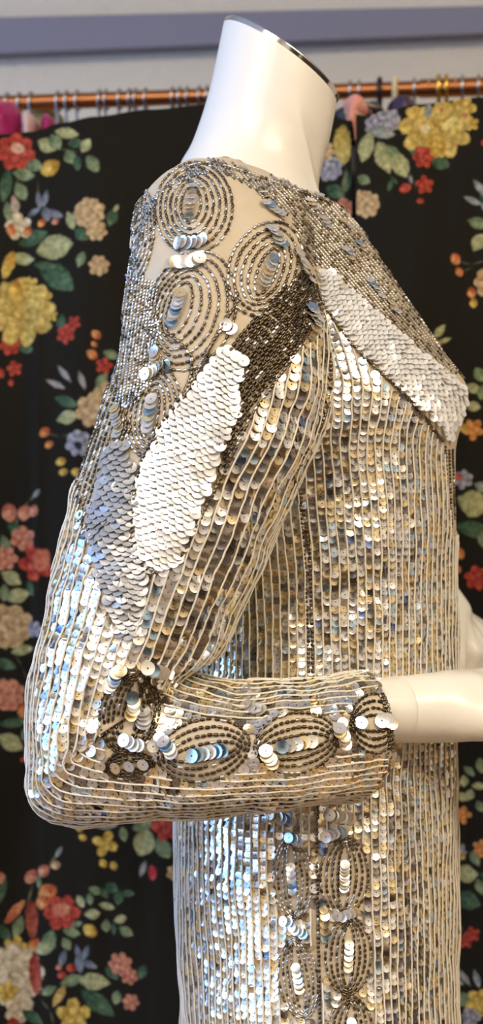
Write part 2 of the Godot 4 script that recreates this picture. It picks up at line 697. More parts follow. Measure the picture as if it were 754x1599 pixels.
class Cloth:
	# places on the hanging plane, and a print on it, drawn in cloth millimetres
	var z0 := -0.5
	var x0 := 0.0            # along the plane, metres
	var y1 := 0.0            # top, metres
	var texel := 0.0006
	var pr: Print
	var k := 1.0

	func sy(p: Vector3) -> Vector2:
		return Vector2(p.x * sqrt(1.0 + 0.14 * 0.14), p.y)

	func spot(px: float, py: float) -> Vector2:      # photo pixel -> texel
		var rx := (px - 377.0) / 2613.0
		var s := (1.15 - z0) / (1.0 + rx * 0.14)
		var q := sy(Vector3(rx * s, 1.17 - (py - 799.5) / 2613.0 * s, 0))
		return Vector2((q.x - x0) / texel, (y1 - q.y) / texel)

	func dab(px: float, py: float, a: float, b: float, deg: float, c: Color, d: Color, point := 0.0, ragged := 0.12, vein := 0.0) -> void:
		var t := spot(px, py)
		pr.dab(t.x, t.y, a * k, b * k, deg_to_rad(deg), c, d, point, ragged, vein)

	func leaf(px: float, py: float, a: float, b: float, deg: float, tone := 0) -> void:
		var g: Array = [[Color8(92, 112, 72), Color8(150, 160, 104)], [Color8(48, 76, 52), Color8(92, 118, 78)], [Color8(150, 150, 92), Color8(186, 180, 116)], [Color8(122, 126, 118), Color8(166, 166, 150)]][tone]
		dab(px, py, a, b, deg, g[0], g[1], 0.55, 0.08, 0.12)

	func bloom(px: float, py: float, r: float, tone := 0, petals := 7) -> void:
		# tone: 0 red, 1 yellow, 2 orange, 3 tan, 4 salmon, 5 grey lilac, 6 cream
		var g: Array = [[Color8(150, 36, 26), Color8(226, 78, 50)], [Color8(176, 120, 24), Color8(240, 200, 76)], [Color8(196, 92, 30), Color8(242, 160, 72)], [Color8(168, 122, 70), Color8(226, 186, 122)], [Color8(178, 84, 58), Color8(232, 150, 106)], [Color8(104, 102, 116), Color8(186, 178, 176)], [Color8(196, 164, 112), Color8(238, 216, 168)]][tone]
		var spin := px * 0.7 + py * 1.3
		for i in petals:
			var a := spin + 360.0 * i / petals
			var o := Vector2.from_angle(deg_to_rad(a)) * r * 0.55
			dab(px + o.x, py + o.y, r * 0.52, r * 0.42, a, g[0], g[1], 0.0, 0.14)
		for i in maxi(petals - 3, 3):
			var a := spin + 40.0 + 360.0 * i / maxi(petals - 3, 3)
			var o := Vector2.from_angle(deg_to_rad(a)) * r * 0.26
			dab(px + o.x, py + o.y, r * 0.34, r * 0.27, a + 25.0, g[0].lerp(g[1], 0.35), g[1].lightened(0.1), 0.0, 0.14)
		dab(px, py, r * 0.16, r * 0.14, 0, g[0].darkened(0.15), g[1], 0.0, 0.1)

	func peony(px: float, py: float, r: float) -> void:      # a full yellow flower of broad petals
		var lo := Color8(170, 122, 34)
		var hi := Color8(238, 200, 88)
		for ring in [[9, 0.74, 0.40, 0.30], [8, 0.50, 0.36, 0.28], [6, 0.28, 0.32, 0.24], [3, 0.08, 0.22, 0.17]]:
			for i in ring[0]:
				var a: float = px * 0.9 + ring[1] * 170.0 + 360.0 * i / ring[0]
				var o := Vector2.from_angle(deg_to_rad(a)) * r * float(ring[1])
				var warm := 0.12 * sin(a * 3.1)
				dab(px + o.x, py + o.y, r * ring[2], r * ring[3], a + 20.0 * sin(a), lo.lightened(maxf(warm, 0.0)), hi.darkened(maxf(-warm, 0.0)), 0.0, 0.10)

	func bud(px: float, py: float, r: float, tone := 2) -> void:
		var g: Array = [[Color8(160, 40, 30), Color8(224, 84, 56)], [Color8(180, 124, 28), Color8(238, 192, 70)], [Color8(186, 74, 30), Color8(238, 150, 70)], [Color8(166, 120, 70), Color8(220, 180, 118)], [Color8(176, 82, 56), Color8(232, 150, 106)]][tone]
		dab(px, py, r, r * 0.78, 70.0 + px, g[0], g[1], 0.3, 0.08)
		dab(px - r * 0.25, py + r * 0.1, r * 0.55, r * 0.35, 60.0 + py, g[1], g[1].lightened(0.12), 0.2, 0.08)

	func stem(pts: Array, wd := 2.0) -> void:
		for i in pts.size() - 1:
			var a: Array = pts[i]
			var b: Array = pts[i + 1]
			var d := Vector2(b[0] - a[0], b[1] - a[1])
			dab((a[0] + b[0]) * 0.5, (a[1] + b[1]) * 0.5, d.length() * 0.55, wd, rad_to_deg(d.angle()), Color8(108, 110, 66), Color8(136, 132, 84), 0.0, 0.0)


func print_left(c: Cloth) -> void:
	# the bouquet at the top left
	c.leaf(8, 288, 30, 11, 100, 1); c.leaf(52, 257, 17, 11, 20, 0); c.leaf(50, 371, 28, 13, -20, 1); c.leaf(12, 330, 20, 9, 80, 0)
	c.stem([[30, 262], [20, 300], [16, 340]]); c.stem([[58, 280], [60, 320]]); c.stem([[85, 230], [125, 240]])
	c.bloom(24, 236, 30, 0, 7); c.dab(26, 230, 13, 9, 10, c8(226, 150, 110), c8(240, 190, 140))
	c.leaf(104, 208, 22, 10, 12, 2); c.leaf(72, 226, 18, 13, 30, 2); c.leaf(86, 221, 15, 12, 60, 0); c.leaf(117, 224, 14, 9, 0, 1)
	c.bud(78, 262, 18, 1); c.leaf(109, 246, 13, 11, 60, 0); c.leaf(121, 256, 14, 8, 85, 1); c.leaf(134, 229, 14, 10, -60, 2); c.leaf(145, 258, 18, 11, 55, 0)
	c.leaf(36, 271, 20, 11, 10, 0); c.leaf(31, 297, 17, 12, 60, 0)
	for s in [[60, 312, 18, 6, 80], [70, 310, 17, 6, 105], [52, 330, 14, 6, -30], [84, 334, 18, 7, 20], [72, 334, 14, 9, 80]]:
		c.dab(s[0], s[1], s[2], s[3], s[4], c8(92, 98, 108), c8(150, 150, 152), 0.5)
	c.bud(64, 348, 9, 2); c.bud(86, 346, 8, 4)
	c.dab(22, 318, 17, 8, 80, c8(170, 140, 116), c8(206, 180, 150), 0.4); c.bloom(28, 352, 22, 6, 5); c.bud(16, 358, 11, 2); c.bud(42, 360, 10, 2)
	c.leaf(111, 346, 17, 9, 70, 2); c.leaf(128, 369, 15, 11, 40, 1); c.leaf(176, 342, 17, 10, 110, 1); c.leaf(182, 328, 8, 5, 120, 2)
	c.bloom(140, 336, 25, 3, 9); c.bloom(152, 364, 17, 3, 7)
	c.leaf(85, 386, 33, 21, -8, 2); c.leaf(33, 402, 22, 11, 10, 2); c.dab(12, 412, 24, 11, 110, c8(196, 140, 34), c8(236, 190, 72), 0.3)
	c.leaf(128, 408, 14, 9, 110, 0); c.bloom(156, 418, 17, 3, 7); c.leaf(88, 432, 40, 20, 38, 1); c.leaf(70, 415, 22, 8, 10, 1)
	# great yellow flower and the red ones below it
	c.leaf(38, 542, 16, 10, 20, 1)
	c.bloom(14, 538, 17, 0, 6)
	c.bloom(80, 493, 11, 1, 5); c.bloom(64, 462, 17, 1, 5); c.peony(32, 486, 50); c.bloom(46, 444, 15, 1, 5); c.bud(22, 450, 16, 1)
	c.bloom(21, 575, 13, 0, 5); c.bud(0, 582, 10, 0); c.bud(16, 597, 7, 0); c.stem([[18, 560], [14, 585]], 1.4)
	c.leaf(96, 504, 14, 9, 100, 1); c.bloom(104, 523, 16, 0, 6); c.bloom(117, 507, 12, 0, 5)
	c.bud(152, 525, 10, 2); c.bud(149, 540, 7, 2); c.bud(146, 556, 11, 2); c.leaf(175, 556, 15, 8, 20, 0); c.bloom(164, 573, 14, 0, 5); c.leaf(160, 596, 15, 9, -50, 0)
	c.dab(101, 584, 20, 6, 50, c8(128, 118, 112), c8(180, 164, 150), 0.5); c.dab(87, 600, 20, 6, 24, c8(128, 118, 112), c8(190, 172, 150), 0.5); c.dab(130, 596, 18, 6, 72, c8(128, 118, 112), c8(180, 164, 150), 0.5)
	c.leaf(105, 628, 24, 10, 20, 1); c.leaf(107, 652, 20, 12, -15, 2); c.bloom(146, 642, 27, 3, 7); c.bloom(168, 620, 22, 3, 6)
	c.stem([[72, 676], [95, 682], [115, 678]]); c.bud(70, 675, 11, 2); c.bud(77, 694, 9, 2)
	c.bloom(124, 692, 21, 5, 7); c.dab(124, 696, 8, 7, 0, c8(40, 42, 48), c8(60, 60, 66)); c.bud(96, 721, 10, 1); c.bud(100, 737, 9, 1); c.bud(121, 738, 10, 1)
	# the salmon bunch lower down
	c.stem([[58, 768], [44, 782], [30, 798], [20, 830]], 3); c.leaf(57, 770, 11, 5, 130, 3)
	c.bud(14, 800, 17, 4); c.bud(37, 800, 15, 4); c.bud(52, 797, 12, 4); c.leaf(22, 826, 16, 10, 40, 1); c.bloom(34, 840, 20, 4, 6); c.leaf(8, 850, 18, 9, 70, 0)
	c.bloom(8, 872, 20, 4, 6); c.bloom(56, 879, 29, 0, 5); c.dab(64, 874, 15, 20, 10, c8(206, 84, 52), c8(228, 128, 82))
	c.leaf(17, 902, 20, 12, 30, 2); c.leaf(26, 930, 22, 13, -12, 2); c.leaf(46, 918, 15, 7, 70, 1); c.leaf(6, 925, 16, 9, 90, 0)
	c.bloom(14, 978, 36, 3, 8); c.bloom(53, 982, 14, 5, 6); c.leaf(34, 1015, 20, 9, -10, 2); c.stem([[22, 1020], [34, 1040], [42, 1065]])
	c.leaf(8, 1036, 20, 10, 20, 1); c.bloom(13, 1084, 26, 4, 8); c.bud(35, 1110, 13, 2); c.leaf(20, 1128, 26, 9, -5, 1); c.leaf(16, 1158, 24, 15, 30, 2); c.bud(34, 1186, 6, 0); c.leaf(40, 1150, 14, 9, 60, 3)
	# below the elbow
	c.leaf(164, 1284, 24, 8, 0, 3); c.bud(125, 1291, 7, 1); c.bud(130, 1304, 8, 1); c.bloom(165, 1313, 21, 1, 4); c.bud(162, 1344, 9, 1); c.bud(178, 1348, 9, 1)
	c.leaf(193, 1298, 14, 8, 80, 0); c.leaf(222, 1286, 18, 12, -20, 0); c.leaf(225, 1313, 24, 19, 110, 2); c.leaf(255, 1320, 20, 14, 60, 0); c.bloom(260, 1284, 25, 0, 6); c.dab(238, 1358, 15, 8, 85, c8(176, 34, 44), c8(220, 70, 64), 0.4); c.leaf(223, 1353, 16, 6, 110, 3); c.bloom(273, 1358, 14, 3, 6)
	# bouquet at the lower left
	c.stem([[92, 1328], [75, 1352], [50, 1380], [40, 1420]], 3); c.leaf(92, 1328, 13, 5, 120, 3); c.bud(87, 1349, 10, 3); c.bud(68, 1358, 13, 4); c.bud(47, 1370, 14, 4); c.leaf(60, 1378, 12, 6, 100, 0)
	c.leaf(8, 1456, 18, 9, 60, 1); c.leaf(28, 1447, 20, 10, 110, 0); c.leaf(4, 1385, 26, 8, 100, 1); c.bud(0, 1368, 12, 4)
	c.bud(74, 1392, 19, 2); c.bud(66, 1408, 15, 2); c.dab(22, 1424, 26, 9, -50, c8(196, 84, 40), c8(232, 150, 88), 0.3); c.bloom(97, 1423, 29, 0, 6); c.dab(95, 1418, 18, 12, -15, c8(206, 92, 60), c8(232, 140, 96))
	c.leaf(76, 1470, 24, 13, 110, 0); c.dab(48, 1436, 34, 11, 88, c8(150, 58, 40), c8(196, 92, 62), 0.1); c.bloom(24, 1479, 19, 1, 5); c.bud(52, 1480, 17, 2); c.leaf(66, 1480, 18, 10, 140, 2); c.leaf(4, 1490, 18, 12, 80, 1)
	for s in [[126, 1404, 12, 8, 60, 2], [141, 1400, 11, 7, 80, 0], [145, 1423, 15, 9, -10, 2], [167, 1411, 15, 7, 12, 2], [175, 1382, 12, 10, 30, 1], [186, 1397, 13, 9, 100, 1], [149, 1386, 12, 8, 20, 0], [200, 1391, 12, 7, 0, 1], [188, 1431, 12, 8, -20, 2], [197, 1450, 14, 9, 30, 0], [166, 1442, 11, 9, 90, 0], [178, 1446, 12, 5, 90, 1], [163, 1390, 12, 7, 60, 1]]:
		c.leaf(s[0], s[1], s[2], s[3], s[4], s[5])
	c.bud(141, 1449, 14, 1); c.leaf(112, 1453, 16, 9, 10, 0); c.leaf(104, 1471, 12, 9, 60, 0); c.leaf(120, 1440, 11, 6, -20, 0)
	for s in [[122, 1485, 16, 6, 75], [134, 1484, 15, 6, 110], [140, 1502, 16, 7, 20], [124, 1502, 16, 9, 80], [98, 1494, 17, 7, 110]]:
		c.dab(s[0], s[1], s[2], s[3], s[4], c8(86, 94, 104), c8(142, 146, 148), 0.5)
	c.bud(97, 1520, 9, 0); c.bud(111, 1509, 10, 0); c.bud(92, 1508, 7, 4)
	c.bloom(20, 1522, 48, 6, 9); c.bloom(11, 1549, 18, 1, 6); c.dab(54, 1522, 36, 11, 86, c8(160, 52, 36), c8(206, 96, 70), 0.1); c.bloom(30, 1575, 24, 6, 6)
	c.leaf(112, 1528, 22, 10, -20, 0); c.leaf(146, 1529, 27, 15, 4, 2); c.leaf(152, 1562, 34, 16, 35, 1); c.dab(93, 1552, 22, 8, 120, c8(186, 136, 50), c8(226, 182, 84), 0.3); c.bloom(115, 1584, 28, 1, 5); c.leaf(76, 1545, 16, 8, 150, 0)
	c.leaf(174, 1516, 15, 9, 40, 1); c.leaf(222, 1513, 13, 9, 110, 1); c.bloom(188, 1502, 19, 4, 7); c.bloom(202, 1520, 14, 4, 6); c.leaf(182, 1554, 13, 9, 100, 0); c.bloom(204, 1560, 14, 4, 6); c.stem([[62, 1560], [78, 1575], [84, 1598]], 2.5); c.leaf(50, 1590, 22, 10, 30, 1); c.bud(20, 1600, 14, 0)
	# beside the neck
	c.dab(534, 226, 34, 15, 88, c8(190, 150, 50), c8(226, 194, 92), 0.2); c.bloom(514, 262, 20, 5, 8); c.leaf(540, 285, 18, 8, 100, 1); c.leaf(522, 298, 17, 12, 30, 1); c.stem([[540, 262], [534, 300], [530, 320]], 4); c.bloom(536, 330, 22, 4, 6); c.bloom(508, 236, 15, 3, 6)
	# where the gown hides the cloth
	for o in [[300, 420], [420, 760], [330, 1080], [480, 1420]]:
		c.bloom(o[0], o[1], 34, 1, 8); c.bloom(o[0] + 46, o[1] + 30, 20, 0, 6); c.leaf(o[0] - 44, o[1] + 16, 30, 14, 20, 1); c.leaf(o[0] + 10, o[1] - 50, 24, 12, 70, 0); c.bloom(o[0] - 30, o[1] - 44, 20, 3, 7); c.leaf(o[0] + 60, o[1] - 24, 22, 12, -30, 2)

func print_right(c: Cloth) -> void:
	c.bloom(605, 188, 20, 5, 8); c.bloom(586, 196, 18, 5, 7); c.leaf(596, 208, 24, 10, 10, 3); c.leaf(648, 232, 24, 12, 60, 1); c.leaf(686, 252, 18, 12, 20, 1)
	c.leaf(571, 230, 26, 13, 105, 2); c.leaf(598, 246, 28, 15, 70, 2); c.leaf(622, 256, 26, 15, 60, 2); c.leaf(612, 238, 18, 9, 40, 0)
	c.bloom(736, 192, 12, 1, 5); c.bloom(724, 167, 20, 1, 5); c.dab(640, 197, 20, 15, 170, c8(190, 140, 44), c8(238, 200, 88)); c.dab(650, 178, 18, 13, 200, c8(190, 140, 44), c8(238, 200, 88)); c.dab(646, 220, 18, 14, 150, c8(190, 140, 44), c8(238, 200, 88)); c.peony(690, 200, 42); c.dab(692, 172, 22, 13, 160, c8(200, 152, 50), c8(240, 204, 96)); c.bloom(682, 228, 18, 1, 5)
	c.leaf(668, 172, 16, 7, 100, 3); c.dab(663, 200, 9, 7, 0, c8(228, 200, 130), c8(244, 222, 160)); c.dab(700, 192, 18, 7, -40, c8(236, 206, 92), c8(246, 222, 120)); c.bud(726, 180, 6, 4); c.bud(690, 170, 5, 4)
	c.bloom(660, 246, 17, 0, 6); c.bud(655, 234, 9, 0); c.bloom(662, 289, 15, 0, 5); c.bud(631, 295, 11, 0); c.bud(654, 315, 7, 0); c.stem([[640, 276], [650, 300]], 1.5); c.leaf(608, 290, 12, 5, 110, 1); c.leaf(614, 282, 10, 4, 50, 1); c.leaf(640, 280, 9, 4, 80, 3)
	c.leaf(567, 281, 12, 9, 30, 0); c.bloom(571, 320, 21, 3, 8); c.bloom(562, 308, 12, 3, 6)
	c.leaf(738, 312, 18, 6, 24, 3); c.leaf(750, 292, 18, 7, 50, 3); c.leaf(758, 318, 20, 8, 70, 3)
	c.leaf(746, 347, 18, 10, 16, 0); c.leaf(747, 377, 16, 12, -60, 2); c.stem([[716, 408], [735, 412], [760, 405]], 2); c.stem([[720, 424], [738, 416]], 2); c.bud(710, 404, 11, 2); c.bud(716, 424, 9, 2); c.bud(736, 456, 10, 2); c.bud(739, 472, 9, 1); c.bloom(764, 440, 24, 3, 7); c.bloom(766, 220, 16, 0, 5)
	c.leaf(684, 518, 15, 7, -50, 2); c.bud(677, 538, 12, 2); c.leaf(692, 532, 13, 5, -20, 2)
	c.leaf(748, 584, 14, 10, 60, 0); c.leaf(738, 606, 13, 9, 20, 2); c.leaf(752, 612, 13, 9, 100, 0); c.leaf(738, 634, 13, 9, 10, 2); c.bloom(738, 670, 17, 2, 5); c.bud(722, 668, 9, 1)
	c.bloom(722, 748, 16, 5, 6); c.bud(715, 744, 7, 0); c.leaf(752, 760, 14, 9, 20, 3); c.leaf(738, 786, 26, 22, 20, 2); c.leaf(738, 826, 30, 14, 12, 1); c.leaf(756, 842, 18, 12, 70, 0)
	c.bud(716, 863, 12, 2); c.bloom(744, 902, 19, 0, 6); c.bud(714, 888, 8, 4); c.leaf(736, 968, 20, 8, 55, 3); c.leaf(754, 980, 18, 7, 70, 3)
	for s in [[733, 1205, 12, 7, 40, 0], [725, 1221, 10, 8, 90, 2], [722, 1246, 12, 8, 30, 2], [734, 1242, 11, 8, 110, 2], [748, 1228, 13, 7, 0, 2], [751, 1196, 14, 9, 80, 0], [750, 1260, 11, 8, 60, 0], [712, 1226, 9, 8, 80, 2]]:
		c.leaf(s[0], s[1], s[2], s[3], s[4], s[5])
	c.bloom(722, 1274, 15, 2, 5); c.bloom(716, 1332, 14, 5, 6); c.bud(724, 1340, 6, 1); c.leaf(742, 1342, 14, 8, 60, 0); c.bloom(752, 1326, 14, 2, 6)
	c.leaf(728, 1367, 20, 15, 0, 2); c.leaf(730, 1408, 22, 16, 20, 1); c.leaf(750, 1386, 14, 9, 70, 0)
	c.bloom(738, 1462, 13, 0, 5); c.bloom(727, 1473, 12, 0, 5); c.leaf(718, 1456, 10, 6, 120, 1)
	c.leaf(724, 1528, 20, 6, 50, 3); c.leaf(745, 1531, 17, 6, 75, 3); c.leaf(716, 1536, 12, 5, 30, 3); c.leaf(724, 1564, 20, 12, 15, 0); c.bloom(752, 1570, 24, 1, 6); c.bloom(735, 1592, 16, 5, 6); c.leaf(716, 1590, 14, 7, 30, 1)
	for o in [[820, 300], [860, 640], [830, 980], [820, 1360], [610, 860], [600, 1300]]:
		c.bloom(o[0], o[1], 34, 1, 8); c.bloom(o[0] + 46, o[1] + 30, 20, 0, 6); c.leaf(o[0] - 44, o[1] + 16, 30, 14, 20, 1); c.leaf(o[0] + 10, o[1] - 50, 24, 12, 70, 0); c.bloom(o[0] - 30, o[1] - 44, 20, 3, 7)


func edge_at(edge: Array, px: float) -> float:
	for i in edge.size() - 1:
		if px <= edge[i + 1][0]:
			var t: float = (px - edge[i][0]) / (edge[i + 1][0] - edge[i][0])
			return lerpf(edge[i][1], edge[i + 1][1], smoothstep(0.0, 1.0, clampf(t, 0.0, 1.0)))
	return edge[-1][1]

# one hanging cloth between two photo columns, with a soft top edge that folds back over the hangers
func hang_cloth(called: String, label: String, z0: float, left: float, right: float, edge: Array, painter: Callable, steps: Array) -> void:
	var c := Cloth.new()
	c.z0 = z0
	c.k = (DIST - z0) / FOCAL / c.texel
	c.x0 = c.sy(wall_point(left, 800, z0)).x
	c.y1 = wall_point((left + right) * 0.5, 125, z0).y
	var width := c.sy(wall_point(right, 800, z0)).x - c.x0
	var tw := int(width / c.texel)
	c.pr = Print.new(tw, 1650, Color8(40, 36, 28))
	painter.call(c)
	var m := StandardMaterial3D.new()
	m.resource_name = called
	m.albedo_texture = c.pr.image()
	m.roughness = 0.9
	m.metallic_specular = 0.12
	var tall := c.texel * 1650.0
	var nn := FastNoiseLite.new()
	nn.seed = 8
	nn.frequency = 2.2
	var into := (wall_basis() * Vector3(0, 0, 1)).normalized()
	var b := Buf.new()
	var cols := 90
	var rows := 120
	var floor_py := 799.5 + (EYE - 0.03) * FOCAL / (DIST - z0)
	var grid := []
	for i in cols + 1:
		var px := lerpf(left, right, float(i) / cols)
		var top := edge_at(edge, px)
		var line := []
		for j in rows + 4:
			var p: Vector3
			if j < 4:                                     # the fold over the hangers
				p = wall_point(px, top, z0) + into * [-0.05, -0.03, -0.012, -0.003][j] + Vector3(0, [-0.016, -0.004, 0.0, -0.001][j], 0)
			else:
				var f := float(j - 4) / (rows - 1)
				var py := lerpf(top + 3.0, floor_py, pow(f, 1.35))
				p = wall_point(px, py, z0)
				var d := nn.get_noise_2d(p.x * 2.6, p.y * 0.35) * 0.016 * clampf(f * 6.0, 0.15, 1.0)
				d += sin(p.x * 46.0 + p.y * 1.2) * 0.0022
				for s in steps:                           # long standing folds: [column, width px, depth]
					d += s[2] * smoothstep(-s[1], s[1], px - s[0] - (py - 800.0) * 0.015) * clampf(f * 4.0, 0.0, 1.0)
				p += into * d
			line.append(p)
		grid.append(line)
	var rows_all := rows + 4
	for i in cols + 1:
		for j in rows_all:
			var du: Vector3 = grid[mini(i + 1, cols)][j] - grid[maxi(i - 1, 0)][j]
			var dv: Vector3 = grid[i][mini(j + 1, rows_all - 1)] - grid[i][maxi(j - 1, 0)]
			var n := dv.cross(du).normalized()
			if n.dot(into + Vector3(0, 0.4, 0)) < 0.0:
				n = -n
			var q := c.sy(grid[i][j])
			b.add(grid[i][j], n, Color.WHITE, Vector2((q.x - c.x0) / width, (c.y1 - q.y) / tall))
	for i in cols:
		for j in rows_all - 1:
			var k := i * rows_all + j
			b.quad(k, k + rows_all, k + rows_all + 1, k + 1)
	var o := MeshInstance3D.new()
	o.name = numbered(called)
	o.mesh = b.mesh()
	o.material_override = m
	add_child(o, true)
	tag(o, label, "curtain")


func hanger(px: float, rail_py: float, mat_hook: Material, label: String, group: String, thick := 0.0019, lean := 0.0) -> void:
	var c := wall_point(px, rail_py, -0.75)
	var f := (wall_basis() * Vector3(lean, 0, 1)).normalized()      # across the rail
	var t := thing("coat_hanger", label, "hanger", c, group)
	var pts := PackedVector3Array()
	var rr := (0.0108 if px > 655.0 else 0.0094) + thick
	for i in 17:                                                    # round the rail: from behind, over the top, down the front, then under to the neck
		var a := deg_to_rad(-60.0 + 285.0 * i / 16.0)
		pts.append(c - f * cos(a) * rr + Vector3(0, sin(a) * rr, 0))
	var low := c + Vector3(0, -0.034, 0)
	pts.append(c + f * 0.004 + Vector3(0, -rr - 0.006, 0))
	pts.append(low)
	var b := Buf.new()
	b.tube(pts, thick, 7, Color.WHITE, -1.0, true)
	part("hook", b.mesh(), mat_hook, t)
	b = Buf.new()
	pts = PackedVector3Array()
	for i in 13:
		var s := (i - 6) / 6.0
		pts.append(low + f * s * 0.185 + Vector3(0, -0.055 * pow(absf(s), 1.3) - 0.004, 0))
	b.tube(pts, 0.0022, 8, Color.WHITE, -1.0, true)
	part("shoulder_bar", b.mesh(), M.dark_wire, t)


# a garment on the rail, seen at its shoulder; the rest hangs behind the cloth
func garment(called: String, label: String, rings: Array, m: Material) -> Node3D:
	var l := Loft.new(rings, 0.004, 30.0)
	var t := thing(called, label, "garment", Vector3(l.C[l.m - 1].x, l.C[l.m - 1].y, l.C[l.m - 1].z))
	part("fabric", l.skin(40, 40), m, t)
	return t


func backdrop() -> void:
	# the copper rail with its thicker joint sleeve
	var t := thing("copper_rail", "copper pipe clothes rail running across the picture under the mauve beam", "clothes rail", wall_point(377, 147, -0.75))
	var a := wall_point(-900, 193, -0.75)
	var z := wall_point(1700, 102.5, -0.75)
	var b := Buf.new()
	b.tube(PackedVector3Array([a, a.lerp(z, 0.5), z]), 0.0090, 24, Color.WHITE, -1.0, true)
	part("pipe", b.mesh(), M.copper, t)
	var j0 := wall_point(658, 138.6, -0.75)
	var j1 := wall_point(860, 131.6, -0.75)
	b = Buf.new()
	b.tube(PackedVector3Array([j0.lerp(j1, -0.012), j0, j1, j0.lerp(j1, 1.012)]), 0.0104, 24, Color.WHITE, -1.0, true)
	part("joint_sleeve", b.mesh(), M.copper, t)
	var f := (wall_basis() * Vector3(0, 0.25, 1)).normalized()
	for px in [670.0, 711.0]:
		b = Buf.new()
		var s := wall_point(px, 136.0 - (px - 670.0) * 0.035, -0.75)
		b.lathe([[0.0, 0.0122], [0.0016, 0.012], [0.0024, 0.0108], [0.0026, 0.008]], s, f, 14)
		part("screw", b.mesh(), M.screw, t)
	for e in [a, z]:                                                # wall brackets beyond the picture
		b = Buf.new()
		b.tube(PackedVector3Array([e, e + wall_basis() * Vector3(0, 0, -0.32)]), 0.01, 12, Color.WHITE, -1.0, true)
		part("wall_bracket", b.mesh(), M.copper, t)

	var left := [12, 31, 49, 91, 105, 121, 156, 166, 187, 203, 212, 228, 270, 281, 293, 312, 324]
	var nth := ["first", "second", "third", "fourth", "fifth", "sixth", "seventh", "eighth", "ninth", "tenth", "eleventh", "twelfth", "thirteenth", "fourteenth", "fifteenth", "sixteenth", "seventeenth"]
	for i in left.size():
		hanger(left[i], 161.5 - left[i] * 0.0347, M.steel, "metal coat hanger hook on the copper rail, %s from the picture's left edge" % nth[i], "metal coat hangers along the copper rail", 0.0017, rng.randf_range(-0.006, 0.006))
	for q in [[547, "metal coat hanger hook above the coral net garment, next to the neck"], [561, "metal coat hanger hook between the coral net garment and the thick dark hook"], [647, "metal coat hanger hook left of the rail's thicker joint sleeve"], [722, "metal coat hanger hook on the joint sleeve, nearer its right screw"], [747, "metal coat hanger hook on the joint sleeve at the picture's right edge"]]:
		hanger(q[0], 161.5 - q[0] * 0.0347, M.steel, q[1], "metal coat hangers along the copper rail", 0.0017)
	hanger(593, 141.0, M.dark_wire, "thick dark coat hanger hook right of the mannequin's neck", "", 0.0030)
	hanger(617, 140.0, M.cream_loop, "cream padded coat hanger hook beside the dark hook", "", 0.0032)
	hanger(685, 137.5, M.gold, "bright gold coat hanger hook, first of the gold pair on the joint", "", 0.0026)
	hanger(697, 137.0, M.gold, "bright gold coat hanger hook nearer the silver hooks past the joint", "", 0.0024)

	garment("satin_dress", "magenta satin garment bulging above the floral cloth at the picture's left edge", [[-50, 172, 16, 161, -0.66, 0.02], [-80, 184, 28, 174, -0.66, 0.045], [-95, 205, 35, 202, -0.66, 0.055], [-90, 250, 36, 250, -0.66, 0.055], [-90, 700, 34, 700, -0.66, 0.055]], M.satin_magenta)
	garment("pale_blouse", "pale pink garment between the two magenta ones on the rail", [[40, 180, 50, 180, -0.66, 0.012], [38, 188, 58, 188, -0.66, 0.035], [38, 212, 63, 212, -0.66, 0.05], [38, 300, 63, 300, -0.66, 0.055], [38, 700, 62, 700, -0.66, 0.055]], M.satin_pink)
	garment("satin_blouse", "dark magenta garment peeping out between pale pink and olive gold ones", [[69, 182, 77, 182, -0.66, 0.012], [68, 189, 86, 191, -0.66, 0.035], [69, 212, 92, 212, -0.66, 0.05], [69, 300, 92, 300, -0.66, 0.055], [69, 700, 92, 700, -0.66, 0.055]], M.satin_magenta)
	garment("gold_jacket", "olive gold garment with a round shoulder behind the magenta ones", [[62, 171, 84, 171, -0.83, 0.012], [52, 178, 97, 180, -0.83, 0.03], [48, 200, 104, 202, -0.83, 0.04], [48, 300, 104, 300, -0.83, 0.045], [48, 700, 104, 700, -0.83, 0.045]], M.satin_olive)
	garment("black_jacket", "black garment behind the cloth's top edge right of the neck", [[560, 166, 586, 160, -0.66, 0.012], [520, 178, 594, 168, -0.66, 0.03], [505, 196, 600, 190, -0.66, 0.045], [505, 300, 600, 300, -0.66, 0.05], [505, 700, 600, 700, -0.66, 0.05]], M.black_cloth)
	garment("purple_dress", "dark purple garment with a peaked shoulder under the cream hook", [[613, 156, 620, 155, -0.64, 0.010], [608, 163, 630, 162, -0.64, 0.03], [606, 178, 648, 174, -0.64, 0.045], [606, 300, 648, 300, -0.64, 0.05], [606, 700, 648, 700, -0.64, 0.05]], M.purple_cloth)
	var net := garment("coral_scarf", "frayed coral and pink net garment in the gap between the two floral cloths", [[538, 163, 566, 158, -0.57, 0.006], [536, 170, 566, 166, -0.56, 0.012], [540, 178, 572, 174, -0.545, 0.016], [543, 194, 560, 188, -0.535, 0.014], [548, 222, 554, 220, -0.53, 0.004]], M.coral_net)
	var fr := RandomNumberGenerator.new()
	fr.seed = 4
	for i in 16:                                                    # loose frayed strands
		var q := Vector2(fr.randf_range(538, 566), fr.randf_range(163, 178))
		var e := q + Vector2(fr.randf_range(-8, 34), fr.randf_range(-6, 16))
		var zs := fr.randf_range(-0.535, -0.52)
		var b2 := Buf.new()
		b2.tube(PackedVector3Array([ray(q.x, q.y, zs - 0.01), ray((q.x + e.x) * 0.5, (q.y + e.y) * 0.5 - 5.0, zs), ray(e.x, e.y, zs - 0.004)]), 0.0006, 5, Color.WHITE, 0.0003, true)
		part("strand", b2.mesh(), M.coral_net if i % 3 else M.cream_loop, net)

